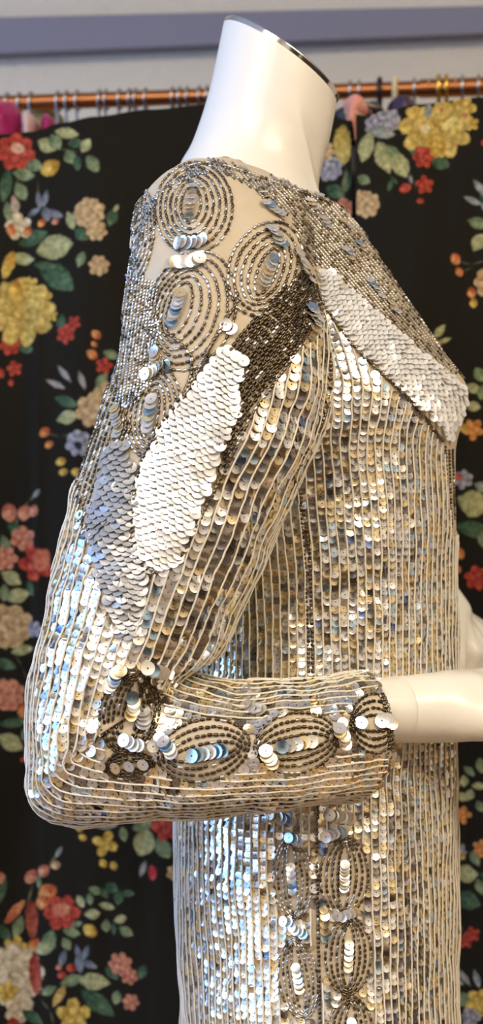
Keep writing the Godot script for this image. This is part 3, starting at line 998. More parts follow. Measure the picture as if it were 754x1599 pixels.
	hang_cloth("floral_curtain", "large black floral cloth behind the mannequin, left of the upright gap by the neck", -0.5, -190, 549, [[-190, 222], [0, 207], [50, 203], [95, 189], [150, 180], [230, 168], [330, 160], [430, 162], [500, 172], [549, 186]], print_left, [[52.0, 5.0, 0.012], [300.0, 30.0, -0.012]])
	hang_cloth("floral_curtain", "black floral cloth with the yellow peony at top, right of the gap by the neck", -0.485, 556, 960, [[556, 177], [575, 179], [600, 171], [650, 160], [754, 149], [960, 136]], print_right, [[600.0, 20.0, 0.006], [690.0, 30.0, -0.008]])


# ---------------------------------------------------------------- the mannequin
# smooth union of tapered capsules, meshed as surface nets
func flesh(bones: Array, cell: float, k: float) -> Buf:
	var lo := Vector3.INF
	var hi := -Vector3.INF
	for s in bones:
		for e in [[s[0], s[2]], [s[1], s[3]]]:
			var q: Vector3 = e[0]
			var w: float = e[1] + cell * 4.0
			lo = lo.min(q - Vector3.ONE * w)
			hi = hi.max(q + Vector3.ONE * w)
	var size := Vector3i(((hi - lo) / cell).ceil()) + Vector3i.ONE
	var nx := size.x
	var ny := size.y
	var nz := size.z
	var sum := PackedFloat32Array()
	sum.resize(nx * ny * nz)
	for s in bones:
		var a: Vector3 = s[0]
		var b: Vector3 = s[1]
		var ra: float = s[2]
		var rb: float = s[3]
		var reach := maxf(ra, rb) + k * 5.0 + cell * 2.0
		var l := Vector3i(((a.min(b) - Vector3.ONE * reach - lo) / cell).floor()).clamp(Vector3i.ZERO, size - Vector3i.ONE)
		var h := Vector3i(((a.max(b) + Vector3.ONE * reach - lo) / cell).ceil()).clamp(Vector3i.ZERO, size - Vector3i.ONE)
		var ab := b - a
		var inv := 1.0 / maxf(ab.length_squared(), 1e-9)
		for z in range(l.z, h.z + 1):
			for y in range(l.y, h.y + 1):
				for x in range(l.x, h.x + 1):
					var p := lo + Vector3(x, y, z) * cell
					var t := clampf((p - a).dot(ab) * inv, 0.0, 1.0)
					var d := p.distance_to(a + ab * t) - lerpf(ra, rb, t)
					if d < reach:
						sum[(z * ny + y) * nx + x] += exp(-d / k)
	var val := PackedFloat32Array()
	val.resize(sum.size())
	for i in sum.size():
		val[i] = 1.0 if sum[i] <= 1e-12 else -k * log(sum[i])
	var buf := Buf.new()
	var id := PackedInt32Array()
	id.resize(sum.size())
	id.fill(-1)
	var off := [0, 1, nx, nx + 1, nx * ny, nx * ny + 1, nx * ny + nx, nx * ny + nx + 1]
	for z in nz - 1:
		for y in ny - 1:
			for x in nx - 1:
				var i0 := (z * ny + y) * nx + x
				var neg := 0
				for c in 8:
					if val[i0 + off[c]] < 0.0:
						neg += 1
				if neg == 0 or neg == 8:
					continue
				var acc := Vector3.ZERO
				var cnt := 0
				for e in [[0, 1], [2, 3], [4, 5], [6, 7], [0, 2], [1, 3], [4, 6], [5, 7], [0, 4], [1, 5], [2, 6], [3, 7]]:
					var va := val[i0 + off[e[0]]]
					var vb := val[i0 + off[e[1]]]
					if (va < 0.0) != (vb < 0.0):
						var t := va / (va - vb)
						var pa := Vector3(e[0] & 1, (e[0] >> 1) & 1, e[0] >> 2)
						var pb := Vector3(e[1] & 1, (e[1] >> 1) & 1, e[1] >> 2)
						acc += pa.lerp(pb, t)
						cnt += 1
				var g := Vector3(val[i0 + 1] - val[i0] + val[i0 + off[7]] - val[i0 + off[6]], val[i0 + nx] - val[i0] + val[i0 + off[7]] - val[i0 + off[5]], val[i0 + off[4]] - val[i0] + val[i0 + off[7]] - val[i0 + off[3]])
				id[i0] = buf.add(lo + (Vector3(x, y, z) + acc / cnt) * cell, g.normalized())
	for z in range(1, nz - 1):
		for y in range(1, ny - 1):
			for x in range(1, nx - 1):
				var i0 := (z * ny + y) * nx + x
				var s := val[i0] < 0.0
				for e in [[1, nx, nx * ny], [nx, 1, nx * ny], [nx * ny, 1, nx]]:
					if (val[i0 + e[0]] < 0.0) != s:
						var q := [id[i0], id[i0 - e[1]], id[i0 - e[1] - e[2]], id[i0 - e[2]]]
						if q.min() >= 0:
							buf.quad(q[0], q[1], q[2], q[3])
	return buf

# wrist at o; x along the hand, y to the thumb, z out of the back of the hand; curl bends the fingers towards the palm
func hand_bones(o: Vector3, b: Basis, curl: Array, wrist: float) -> Array:
	var bones := [[o - b.x * 0.010, o + b.x * 0.022, wrist, wrist * 0.94], [o + b.x * 0.014, o + b * Vector3(0.045, 0.003, 0), wrist * 0.94, 0.0205]]
	var ys := [0.029, 0.010, -0.009, -0.026]
	var ln := [[0.040, 0.024, 0.019], [0.044, 0.027, 0.020], [0.041, 0.025, 0.019], [0.032, 0.019, 0.017]]
	var xs := [0.096, 0.100, 0.095, 0.087]
	for i in 4:
		var root := o + b * Vector3(0.034, ys[i] * 0.40, 0)
		var kn := o + b * Vector3(xs[i], ys[i], 0.002 - absf(i - 1.3) * 0.002)
		bones.append([root, kn, 0.0165, 0.0112])
		var p := kn
		var ang := 0.0
		var fan: float = [0.07, 0.0, -0.06, -0.14][i]
		for s in 3:
			ang += curl[s]
			var d := b * Vector3(cos(ang) * cos(fan), sin(fan), -sin(ang)).normalized()
			var q: Vector3 = p + d * ln[i][s]
			bones.append([p, q, 0.0092 - s * 0.0011, 0.0084 - s * 0.0013])
			p = q
	var t0 := o + b * Vector3(0.034, 0.012, -0.006)
	var t1 := o + b * Vector3(0.066, 0.032, -0.016)
	var t2 := o + b * Vector3(0.094, 0.042, -0.022)
	var t3 := o + b * Vector3(0.117, 0.044, -0.030)
	bones.append([t0, t1, 0.0155, 0.0125])
	bones.append([t1, t2, 0.0105, 0.0092])
	bones.append([t2, t3, 0.0090, 0.0072])
	return bones

func mannequin() -> void:
	var t := thing("mannequin", "glossy cream headless shop mannequin wearing the silver sequin gown", "mannequin", Vector3(0.03, 0, -0.13))
	var body := Loft.new([
		[349, 37, 525, 159, -0.13, 0.050], [342, 72, 521, 186, -0.13, 0.051], [331, 124, 514, 220, -0.13, 0.052], [317, 176, 506, 248, -0.13, 0.053],
		[299, 226, 499, 278, -0.13, 0.057], [280, 262, 500, 306, -0.13, 0.066], [276, 300, 520, 345, -0.13, 0.080], [272, 380, 560, 420, -0.13, 0.105], [265, 520, 650, 550, -0.13, 0.11],
		[290, 700, 670, 700, -0.13, 0.105], [325, 900, 640, 900, -0.13, 0.10], [310, 1150, 660, 1150, -0.13, 0.11], [330, 1400, 660, 1400, -0.13, 0.11], [400, 1500, 590, 1500, -0.13, 0.06]], 0.0)
	body.bump = func(u: float, th: float, _p: Vector3) -> float:
		# the cord of muscle that runs down the neck to the collar bone
		var f := u * 13.0
		if f > 6.0:
			return 0.0
		var at := lerpf(1.12, 0.42, smoothstep(1.6, 5.2, f))
		var g := exp(-pow((th - at) / 0.085, 2.0))
		var hollow := exp(-pow((th - at + 0.24) / 0.16, 2.0))
		return (0.0022 * g - 0.0016 * hollow) * smoothstep(1.5, 3.2, f)
	part("body", body.skin(180, 120), M.mannequin, t)
	# chrome plate on the cut of the neck
	var b := Buf.new()
	var c := body.C[0]
	var up := body.A[0].cross(body.B[0]).normalized()
	if up.y < 0.0:
		up = -up
	var prof := [[1.0, -0.0004], [1.012, 0.0004], [1.014, 0.0026], [1.0, 0.0038], [0.93, 0.0042], [0.5, 0.0044], [0.0, 0.0044]]
	for i in prof.size():
		for k in 65:
			var a := TAU * k / 64
			var o := body.A[0] * cos(a) + body.B[0] * sin(a)
			var nn: Vector3 = o.normalized() if i < 3 else up
			if i == 3:
				nn = (o.normalized() + up).normalized()
			b.add(c + o * prof[i][0] + up * prof[i][1], nn)
	for i in prof.size() - 1:
		for k in 64:
			b.quad(i * 65 + k, i * 65 + k + 1, (i + 1) * 65 + k + 1, (i + 1) * 65 + k)
	var cap := part("neck_cap", b.mesh(), M.chrome, t)
	cap.set_meta("label", "thin chrome plate on the sloping cut of the neck")
	# right arm: from the shoulder through the sleeve to the wrist joint
	var arm := Loft.new([
		[290, 400, 450, 420, -0.005, 0.02], [280, 470, 440, 500, 0.0, 0.036], [230, 650, 370, 680, 0.01, 0.034], [150, 1000, 270, 1010, 0.012, 0.030], [130, 1130, 260, 1060, 0.012, 0.030], [180, 1220, 270, 1100, 0.012, 0.030],
		[280, 1205, 300, 1098, 0.028, 0.028], [400, 1185, 405, 1088, 0.030, 0.026], [500, 1168, 500, 1070, 0.022, 0.0235], [575, 1160, 572, 1060, 0.008, 0.0225], [612, 1159, 611, 1058, 0.000, 0.0225], [624, 1158, 623, 1058, -0.003, 0.0222], [626, 1157, 625, 1060, -0.0035, 0.0198]], 0.0)
	var rt := part("arm", arm.skin(160, 48), M.mannequin, t)
	rt.position = -t.position
	var hx := Vector3(0.95, 0.012, -0.30).normalized()
	var hy := Vector3.UP.rotated(hx, deg_to_rad(-58.0))
	var hb := Basis(hx, hy, hx.cross(hy)).orthonormalized()
	var hand := part("hand", flesh(hand_bones(ray(640, 1107, -0.008), hb, [0.28, 0.42, 0.30], 0.0232), 0.003, 0.0030).mesh(), M.mannequin, rt)
	hand.position = Vector3.ZERO
	# left arm behind the body, its hand bent down at the knuckles
	var far := Loft.new([
		[290, 400, 450, 420, -0.26, 0.02], [300, 470, 450, 500, -0.27, 0.036], [290, 650, 400, 680, -0.28, 0.034], [290, 860, 400, 880, -0.28, 0.030], [320, 1000, 410, 930, -0.28, 0.030],
		[420, 1010, 430, 920, -0.28, 0.028], [560, 990, 560, 908, -0.29, 0.025], [660, 966, 668, 892, -0.30, 0.021], [684, 968, 696, 905, -0.30, 0.019]], 0.0)
	var lt := part("arm", far.skin(90, 40), M.mannequin, t)
	var w := ray(690, 938, -0.30)
	var bones := [[w, ray(704, 958, -0.30), 0.018, 0.018]]
	for s in [[736, 1018, -0.287, 717, 1085, 702, 1130], [752, 1022, -0.306, 738, 1092, 722, 1140], [776, 1018, -0.325, 760, 1090, 744, 1136], [790, 1014, -0.342, 776, 1072, 762, 1108]]:
		var kn := ray(s[0], s[1], s[2])
		bones.append([ray(706, 962, lerpf(-0.30, s[2], 0.6)), kn, 0.0125, 0.0100])
		var q := ray(s[3], s[4], s[2] - 0.002)
		bones.append([kn, q, 0.0094, 0.0082])
		bones.append([q, ray(s[5], s[6], s[2] - 0.006), 0.0080, 0.0066])
	bones.append([ray(706, 968, -0.285), ray(708, 1030, -0.268), 0.013, 0.0098])
	bones.append([ray(708, 1030, -0.268), ray(712, 1075, -0.262), 0.0094, 0.0074])
	var lh := part("hand", flesh(bones, 0.0028, 0.0017).mesh(), M.mannequin, lt)
	lh.position = Vector3.ZERO
	# stand inside the skirt
	b = Buf.new()
	b.tube(PackedVector3Array([Vector3(0.03, 0.9, -0.13), Vector3(0.03, 0.4, -0.13), Vector3(0.03, 0.012, -0.13)]), 0.012, 16, Color.WHITE, -1.0, true)
	part("stand_pole", b.mesh(), M.chrome, t)
	b = Buf.new()
	b.lathe([[0.0, 0.016], [0.10, 0.014], [0.115, 0.010], [0.12, 0.004], [0.12, 0.0]], Vector3(0.03, 0.0, -0.13), Vector3.UP, 40)
	part("stand_base", b.mesh(), M.chrome, t)


# ---------------------------------------------------------------- the gown
const SILVER := Color(0.78, 0.76, 0.72)
const BRONZE := Color(0.13, 0.092, 0.052)
const PEWTER := Color(0.27, 0.23, 0.18)

var holes_sleeve := []      # photo outlines of what covers the sleeve instead of cords and sequins
var holes_torso := []
var ovals := []             # medallions: centre, half length, half width, angle

func poly(a: Array) -> PackedVector2Array:
	var p := PackedVector2Array()
	for q in a:
		p.append(Vector2(q[0], q[1]))
	return p

func covered(px: Vector2, holes: Array) -> bool:
	for h in holes:
		if Geometry2D.is_point_in_polygon(px, h):
			return true
	for o in ovals:
		var d: Vector2 = (px - o[0]).rotated(-o[3])
		if pow(d.x / o[1], 2.0) + pow(d.y / o[2], 2.0) < 1.0:
			return true
	return false

# the gown's outer skin under a photo pixel: [place, normal, hints] or nothing
func on_gown(px: Vector2, hint: Dictionary) -> Array:
	var best := []
	for l in [sleeve, torso]:
		var r: Array = l.find(px, hint.get(l, []))
		hint[l] = r
		if r[2] < 2.5:
			var p: Vector3 = l.at(r[0], r[1])
			if best.is_empty() or p.z > best[0].z:
				best = [p, l.normal(r[0], r[1])]
	return best

func bead_color(mixed: float) -> Color:
	var r := rng.randf()
	var c := BRONZE.lerp(PEWTER, rng.randf())
	if mixed < 0.1:
		c = (BRONZE * rng.randf_range(0.45, 1.0)).lerp(PEWTER, 0.1)
	if r < mixed:
		c = SILVER.lerp(PEWTER, rng.randf() * 0.4)
	return c

# strings a row of beads along a photo polyline laid on the gown
func string_row(b: Buf, line: PackedVector2Array, half: float, r: float, mixed: float, lift := 0.0008) -> void:
	var hint := {}
	var pts := PackedVector3Array()
	var nrm := PackedVector3Array()
	for q in line:
		var h := on_gown(q, hint)
		if h.is_empty():
			continue
		if pts.size() and pts[-1].distance_to(h[0]) > 0.02:
			bead_run(b, pts, nrm, half, r, mixed, lift)
			pts = PackedVector3Array()
			nrm = PackedVector3Array()
		pts.append(h[0])
		nrm.append(h[1])
	bead_run(b, pts, nrm, half, r, mixed, lift)

func bead_run(b: Buf, pts: PackedVector3Array, nrm: PackedVector3Array, half: float, r: float, mixed: float, lift: float) -> void:
	if pts.size() < 2:
		return
	var want := half
	var gone := 0.0
	for i in pts.size() - 1:
		var d := pts[i + 1] - pts[i]
		var l := d.length()
		if l < 1e-6:
			continue
		d /= l
		while want <= gone + l:
			var s := want - gone
			var n := nrm[i].lerp(nrm[i + 1], s / l).normalized()
			var h := half * rng.randf_range(0.82, 1.0)
			var wob := d.cross(n) * rng.randf_range(-0.0003, 0.0003)
			b.bead(pts[i] + d * s + n * lift + wob, (d + n * rng.randf_range(-0.08, 0.08)).normalized(), n, h, r * rng.randf_range(0.9, 1.08), bead_color(mixed))
			want += half * 2.15 + (half * 0.7 if rng.randf() < 0.06 else 0.0)
		gone += l

func curve(a: Array, n := 10) -> PackedVector2Array:
	var c := Curve2D.new()
	for i in a.size():
		var p := Vector2(a[i][0], a[i][1])
		var t := (Vector2(a[mini(i + 1, a.size() - 1)][0], a[mini(i + 1, a.size() - 1)][1]) - Vector2(a[maxi(i - 1, 0)][0], a[maxi(i - 1, 0)][1])) / 6.0
		c.add_point(p, -t, t)
	return c.tessellate_even_length(5, float(n))

func sequin_at(p: Vector3, n: Vector3, along: Vector3, r: float, tilt: float, jit: float, lift: float) -> Transform3D:
	# tilt lifts the end that points along; jit shakes it
	var d := (along - n * along.dot(n)).normalized()
	if rng.randf() < 0.18:
		jit *= 2.6
	var nn := (n * cos(tilt) - d * sin(tilt)).normalized()
	nn = (nn + Vector3(rng.randf_range(-jit, jit), rng.randf_range(-jit, jit), rng.randf_range(-jit, jit))).normalized()
	var x := (d - nn * d.dot(nn)).normalized()
	return Transform3D(Basis(x * r, nn * r, x.cross(nn) * r), p + n * lift)

func sequin_shape() -> ArrayMesh:
	var b := Buf.new()
	var rings := [[0.13, -0.02], [0.16, 0.0], [0.62, 0.035], [1.0, 0.14], [0.99, 0.10]]
	for i in rings.size():
		for k in 17:
			var a := TAU * k / 16
			var nn := Vector3(-cos(a) * 0.12 * rings[i][0], 1, -sin(a) * 0.12 * rings[i][0]).normalized()
			if i == rings.size() - 1:
				nn = Vector3(cos(a), -0.2, sin(a)).normalized()
			b.add(Vector3(cos(a) * rings[i][0], rings[i][1], sin(a) * rings[i][0]), nn)
	for i in rings.size() - 1:
		for k in 16:
			b.quad(i * 17 + k, i * 17 + k + 1, (i + 1) * 17 + k + 1, (i + 1) * 17 + k)
	return b.mesh()

func single_sequin(tr: Transform3D, parent: Node3D, m: Material) -> void:
	var o := part("sequin", sequin_mesh, m, parent)
	o.transform = Transform3D(tr.basis, tr.origin - (parent.position if parent.get_parent() == self else Vector3.ZERO))
	n_single += 1

func sequin_kind() -> Material:
	return M[["sequin_silver", "sequin_silver", "sequin_champagne", "sequin_silver", "sequin_blue", "sequin_pearl", "sequin_pearl"][rng.randi() % 7]]

func sequin_tint() -> Color:
	var r := rng.randf()
	var c := Color(0.86, 0.86, 0.87)
	if r < 0.32:
		c = Color(0.88, 0.74, 0.48)
	elif r < 0.37:
		c = Color(0.62, 0.80, 0.97)
	elif r < 0.48:
		c = Color(0.88, 0.84, 0.76)
	elif r < 0.57:
		c = Color(0.34, 0.30, 0.27)
	elif r < 0.575:
		c = Color(0.24, 0.34, 0.66)
	return c * rng.randf_range(0.88, 1.05)

# nested ovals of beads round an eye of overlapping sequins
func medallion(cx: float, cy: float, a: float, b: float, deg: float, rows: int, mixed: float, eye: int, eye_r: float, shift := Vector2.ZERO, inner := 0.34, bead_r := 0.00095) -> void:
	var ang := deg_to_rad(deg)
	var t := Node3D.new()
	var k: int = taken.get("medallion", 0)
	taken["medallion"] = k + 1
	t.name = "medallion" if k == 0 else "medallion_%03d" % k
	gown.add_child(t, true)
	t.position = -gown.position
	for i in rows:
		var f := lerpf(1.0, inner, float(i) / maxf(rows - 1, 1))
		var fb := lerpf(1.0, 0.26, float(i) / maxf(rows - 1, 1))
		var line := PackedVector2Array()
		var n := int(maxf(24, 64 * f))
		for j in n + 1:
			var q := TAU * j / n + 0.2 * i
			var e := Vector2(cos(q) * a * f, signf(sin(q)) * pow(absf(sin(q)), 1.1) * b * fb)
			line.append(Vector2(cx, cy) + shift * (1.0 - f) + e.rotated(ang))
		var buf := Buf.new()
		string_row(buf, line, bead_r * 1.7, bead_r, mixed)
		if buf.v.size():
			part("bead_row", buf.mesh(), M.bead, t)
	cluster(t, cx + shift.x * 0.66, cy + shift.y * 0.66, minf(a * inner, eye_r * 5400.0), deg, eye, eye_r)

# a fan of overlapping sequins, n of them along a line through a photo pixel
func cluster(t: Node3D, cx: float, cy: float, half: float, deg: float, n: int, r: float, wide := 0.0) -> void:
	var d2 := Vector2.from_angle(deg_to_rad(deg))
	var hint := {}
	for i in n:
		var s := 0.0 if n == 1 else lerpf(-1.0, 1.0, float(i) / (n - 1))
		var q := Vector2(cx, cy) + d2 * s * half + d2.orthogonal() * rng.randf_range(-1, 1) * wide
		var h := on_gown(q, hint)
		if h.is_empty():
			continue
		var al := Vector3(d2.x, -d2.y, 0)
		single_sequin(sequin_at(h[0], h[1], al, r, 0.42, 0.10, 0.0022 + 0.0002 * (n - i)), t, sequin_kind())

func bunch(spots: Array) -> void:
	var t := Node3D.new()
	var k: int = taken.get("sequin_cluster", 0)
	taken["sequin_cluster"] = k + 1
	t.name = "sequin_cluster" if k == 0 else "sequin_cluster_%03d" % k
	gown.add_child(t, true)
	t.position = -gown.position
	for s in spots:
		cluster(t, s[0], s[1], s[2], s[3], s[4], s[5], 2.0)

# parallel bead rows inside a photo outline
func bead_field(called: String, outline: Array, deg: float, step: float, mixed: float, half := 0.0017, r := 0.0010, bow := 0.0, both := false) -> void:
	var pg := poly(outline)
	var d := Vector2.from_angle(deg_to_rad(deg))
	var o := d.orthogonal()
	var mid := Vector2.ZERO
	for p in pg:
		mid += p / pg.size()
	var buf := Buf.new()
	for i in range(-60, 61):
		var line := PackedVector2Array()
		for j in range(-80, 81):
			var q := mid + o * (i * step + bow * pow(j / 40.0, 2.0)) + d * j * 6.0
			if Geometry2D.is_point_in_polygon(q, pg):
				line.append(q)
			elif line.size():
				string_row(buf, line, half, r, mixed)
				line = PackedVector2Array()
		if line.size():
			string_row(buf, line, half, r, mixed)
	if both:
		mirror_beads(buf)
	if buf.v.size():
		part(called, buf.mesh(), M.bead, gown).set_meta("kind", "stuff")

# the gown is the same on its far side: beads mirrored about the middle of the body
func mirror_beads(b: Buf) -> void:
	var n := b.v.size()
	var m := b.ix.size()
	for i in n:
		b.add(Vector3(b.v[i].x, b.v[i].y, -0.268 - b.v[i].z), Vector3(b.n[i].x, b.n[i].y, -b.n[i].z), b.c[i])
	for i in m / 3:
		b.ix.append(n + b.ix[3 * i])
		b.ix.append(n + b.ix[3 * i + 2])
		b.ix.append(n + b.ix[3 * i + 1])

# fish-scale sequins inside a photo outline; deg is the way they lap
func scale_field(called: String, outline: Array, deg: float, along: float, across: float, r: float, tilt: float, tint: Color, jit := 0.06, skin := "sequin_many", both := false) -> void:
	var pg := poly(outline)
	var d := Vector2.from_angle(deg_to_rad(deg))
	var o := d.orthogonal()
	var mid := Vector2.ZERO
	for p in pg:
		mid += p / pg.size()
	var spots := []
	var cols := PackedColorArray()
	for j in range(-70, 71):
		var hint := {}
		for i in range(-40, 41):
			var q := mid + o * (i + (0.5 if j % 2 else 0.0)) * across + d * j * along
			q += Vector2(rng.randf_range(-1, 1), rng.randf_range(-1, 1)) * 0.9
			if not Geometry2D.is_point_in_polygon(q, pg):
				continue
			var h := on_gown(q, hint)
			if h.is_empty():
				continue
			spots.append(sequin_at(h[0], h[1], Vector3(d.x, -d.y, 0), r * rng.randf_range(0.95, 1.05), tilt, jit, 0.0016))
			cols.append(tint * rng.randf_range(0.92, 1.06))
	if both:
		for i in spots.size():
			var t: Transform3D = spots[i]
			var x := Vector3(t.basis.x.x, t.basis.x.y, -t.basis.x.z)
			var y := Vector3(t.basis.y.x, t.basis.y.y, -t.basis.y.z)
			spots.append(Transform3D(Basis(x, y, x.cross(y).normalized() * x.length()), Vector3(t.origin.x, t.origin.y, -0.268 - t.origin.z)))
			cols.append(cols[i])
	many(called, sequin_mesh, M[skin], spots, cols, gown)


func dress() -> void:
	gown = thing("sequin_gown", "long sleeved silver and champagne sequin gown with beaded medallions on the mannequin", "dress", Vector3(0.03, 0.03, -0.13))
	sequin_mesh = sequin_shape()
	sleeve = Loft.new([
		[287, 262, 462, 296, -0.070, 0.006], [255, 284, 476, 336, -0.050, 0.030], [222, 324, 486, 385, -0.022, 0.048], [204, 400, 493, 452, -0.002, 0.060], [197, 480, 508, 524, 0.008, 0.064],
		[186, 560, 515, 604, 0.014, 0.066], [160, 640, 500, 684, 0.018, 0.066], [130, 725, 466, 750, 0.020, 0.066], [98, 850, 414, 868, 0.022, 0.064], [64, 1000, 352, 1004, 0.022, 0.062],
		[46, 1110, 312, 1034, 0.021, 0.062], [46, 1190, 296, 1046, 0.020, 0.062], [62, 1256, 300, 1052, 0.020, 0.060], [108, 1286, 312, 1057, 0.026, 0.057], [200, 1281, 335, 1063, 0.031, 0.053],
		[300, 1271, 378, 1071, 0.035, 0.050], [400, 1263, 438, 1066, 0.034, 0.047], [486, 1251, 510, 1058, 0.026, 0.044], [548, 1246, 562, 1051, 0.010, 0.041]], 0.0034, 24.0)
	torso = Loft.new([
		[286, 268, 508, 313, -0.134, 0.075, -0.009], [262, 300, 546, 346, -0.134, 0.098], [240, 360, 592, 412, -0.134, 0.122], [228, 440, 646, 490, -0.134, 0.134], [226, 520, 696, 562, -0.134, 0.140],
		[232, 596, 727, 612, -0.134, 0.144], [245, 652, 722, 652, -0.134, 0.145], [258, 702, 707, 702, -0.134, 0.143], [270, 790, 709, 790, -0.134, 0.136], [285, 900, 709, 900, -0.134, 0.130],
		[288, 1050, 709, 1050, -0.134, 0.128], [277, 1200, 708, 1200, -0.134, 0.132], [274, 1300, 709, 1300, -0.134, 0.136], [281, 1450, 711, 1450, -0.134, 0.142], [287, 1600, 713, 1600, -0.134, 0.148],
		[290, 2000, 722, 2000, -0.134, 0.16], [280, 2600, 738, 2600, -0.134, 0.175], [270, 3120, 750, 3120, -0.134, 0.19]], 0.0028, 13.0)
	torso.fold_z = -0.134
	part("sleeve", sleeve.skin(230, 110, 0.002), M.tulle, gown)
	part("bodice_and_skirt", torso.skin(230, 120, 0.002), M.tulle, gown)
	var other := sleeve.mirrored(-0.134)
	part("sleeve", other.skin(120, 60, 0.002), M.tulle, gown)

	holes_sleeve = [
		poly([[160, 200], [520, 260], [505, 430], [330, 556], [236, 690], [214, 800], [206, 700], [186, 632], [130, 742], [120, 600]]),
		poly([[330, 548], [505, 425], [500, 500], [395, 640], [345, 740], [276, 868], [252, 894], [212, 870], [222, 720]]),
		poly([[186, 615], [120, 735], [140, 870], [180, 980], [206, 1010], [234, 900], [214, 860], [208, 720]])]
	holes_torso = [
		poly([[150, 200], [520, 280], [770, 590], [770, 840], [703, 834], [690, 692], [640, 632], [560, 557], [507, 487], [487, 440], [150, 440]]),
		poly([[490, 1235], [502, 1235], [504, 1640], [492, 1640]])]
	var meds := [
		# cx, cy, half length, half width, angle, rows, silver share, eye sequins, eye size, shift, inner length, bead size
		[303, 326, 72, 60, 96, 6, 0.30, 7, 0.0042, Vector2(-8, -10), 0.40, 0.0010],
		[298, 486, 96, 68, 108, 6, 0.30, 8, 0.0042, Vector2(-32, -6), 0.45, 0.0010],
		[414, 420, 76, 56, 112, 5, 0.42, 7, 0.0040, Vector2(4, 8), 0.50, 0.0011],
		[240, 645, 72, 42, 100, 5, 0.25, 6, 0.0042, Vector2(-6, 4), 0.55, 0.0010],
		[218, 372, 72, 22, 98, 4, 0.6, 3, 0.0034, Vector2.ZERO, 0.5, 0.0010],
		[202, 1112, 66, 46, 100, 6, 0.09, 0, 0.004, Vector2(8, 6), 0.8, 0.0011],
		[202, 1194, 38, 22, -6, 4, 0.09, 3, 0.0040, Vector2.ZERO, 0.8, 0.0011],
		[318, 1172, 72, 47, -12, 4, 0.09, 6, 0.0046, Vector2(8, 6), 0.72, 0.0011],
		[462, 1160, 66, 46, -10, 4, 0.09, 5, 0.0044, Vector2(0, 4), 0.78, 0.0011],
		[584, 1130, 38, 46, 0, 4, 0.09, 2, 0.0044, Vector2.ZERO, 0.75, 0.0011],
		[457, 1372, 64, 30, 86, 4, 0.62, 5, 0.0034, Vector2.ZERO, 0.86, 0.0009],
		[466, 1528, 64, 30, 82, 4, 0.62, 5, 0.0034, Vector2.ZERO, 0.86, 0.0009],
		[537, 1368, 62, 37, 92, 4, 0.22, 8, 0.0034, Vector2.ZERO, 0.82, 0.0010],
		[543, 1492, 62, 35, 92, 4, 0.22, 5, 0.0034, Vector2.ZERO, 0.82, 0.0010],
		[546, 1614, 58, 35, 92, 4, 0.22, 5, 0.0034, Vector2.ZERO, 0.82, 0.0010]]
	for q in meds:
		ovals.append([Vector2(q[0], q[1]), q[2] + 3.0, q[3] + 3.0, deg_to_rad(q[4])])
	for q in meds:
		medallion(q[0], q[1], q[2], q[3], q[4], q[5], q[6], q[7], q[8], q[9], q[10], q[11])

	# loose bunches of sequins at the joins of the medallions: [x, y, half length, angle, how many, radius]
	bunch([[300, 380, 18, -8, 6, 0.0044], [292, 410, 22, 172, 7, 0.0046]])
	bunch([[248, 562, 12, 70, 5, 0.0042], [246, 580, 18, -25, 6, 0.0044]])
	bunch([[412, 308, 4, 60, 2, 0.0036], [424, 328, 14, 40, 5, 0.0036], [430, 372, 14, 55, 6, 0.0044]])
	bunch([[466, 406, 10, 70, 3, 0.0046], [476, 430, 8, 60, 3, 0.0042], [486, 490, 10, 75, 4, 0.0046], [492, 506, 8, 100, 3, 0.0042]])
	bunch([[356, 512, 5, 20, 2, 0.0042]])
	bunch([[222, 1122, 10, 80, 4, 0.0050], [180, 1060, 16, 120, 6, 0.0044], [204, 1104, 16, 95, 6, 0.0046], [205, 1160, 12, 20, 4, 0.0044], [185, 650, 10, 80, 5, 0.0040], [188, 672, 8, 100, 3, 0.0038]])
	bunch([[262, 1168, 10, 60, 4, 0.0046], [418, 1182, 10, 50, 4, 0.0046], [395, 1110, 12, 10, 4, 0.0046], [532, 1150, 12, 70, 5, 0.0046], [598, 1128, 5, 0, 2, 0.0050], [240, 1046, 12, 10, 4, 0.0046]])
	bunch([[440, 1278, 16, 20, 6, 0.0042], [530, 1274, 16, 10, 6, 0.0044], [522, 1302, 14, -20, 5, 0.0042], [460, 1310, 8, 20, 3, 0.0038], [540, 1428, 14, -15, 5, 0.0036], [466, 1452, 10, 30, 4, 0.0036], [452, 1440, 8, 30, 3, 0.0036]])
	bunch([[485, 322, 7, 50, 3, 0.0036], [507, 350, 8, 50, 3, 0.0036], [538, 352, 6, 50, 3, 0.0036], [560, 386, 6, 50, 3, 0.0034], [541, 398, 8, 50, 3, 0.0034], [578, 447, 8, 45, 3, 0.0036], [612, 482, 8, 45, 3, 0.0034], [500, 312, 5, 40, 2, 0.0036], [590, 460, 6, 45, 2, 0.0034]])

	# sequin and bead bands
	scale_field("sequin_band", [[352, 542], [384, 560], [366, 604], [372, 640], [345, 700], [330, 742], [282, 868], [254, 890], [214, 868], [210, 790], [228, 720], [262, 660], [318, 585]], 124, 8.0, 14.0, 0.0042, 0.30, Color(0.90, 0.90, 0.90), 0.06, "sequin_white")
	scale_field("sequin_band_grey", [[166, 700], [196, 690], [214, 760], [208, 830], [228, 900], [226, 940], [204, 1008], [184, 985], [150, 880], [140, 820]], 100, 8.0, 14.0, 0.0042, 0.34, Color(0.44, 0.44, 0.44), 0.10, "sequin_white")
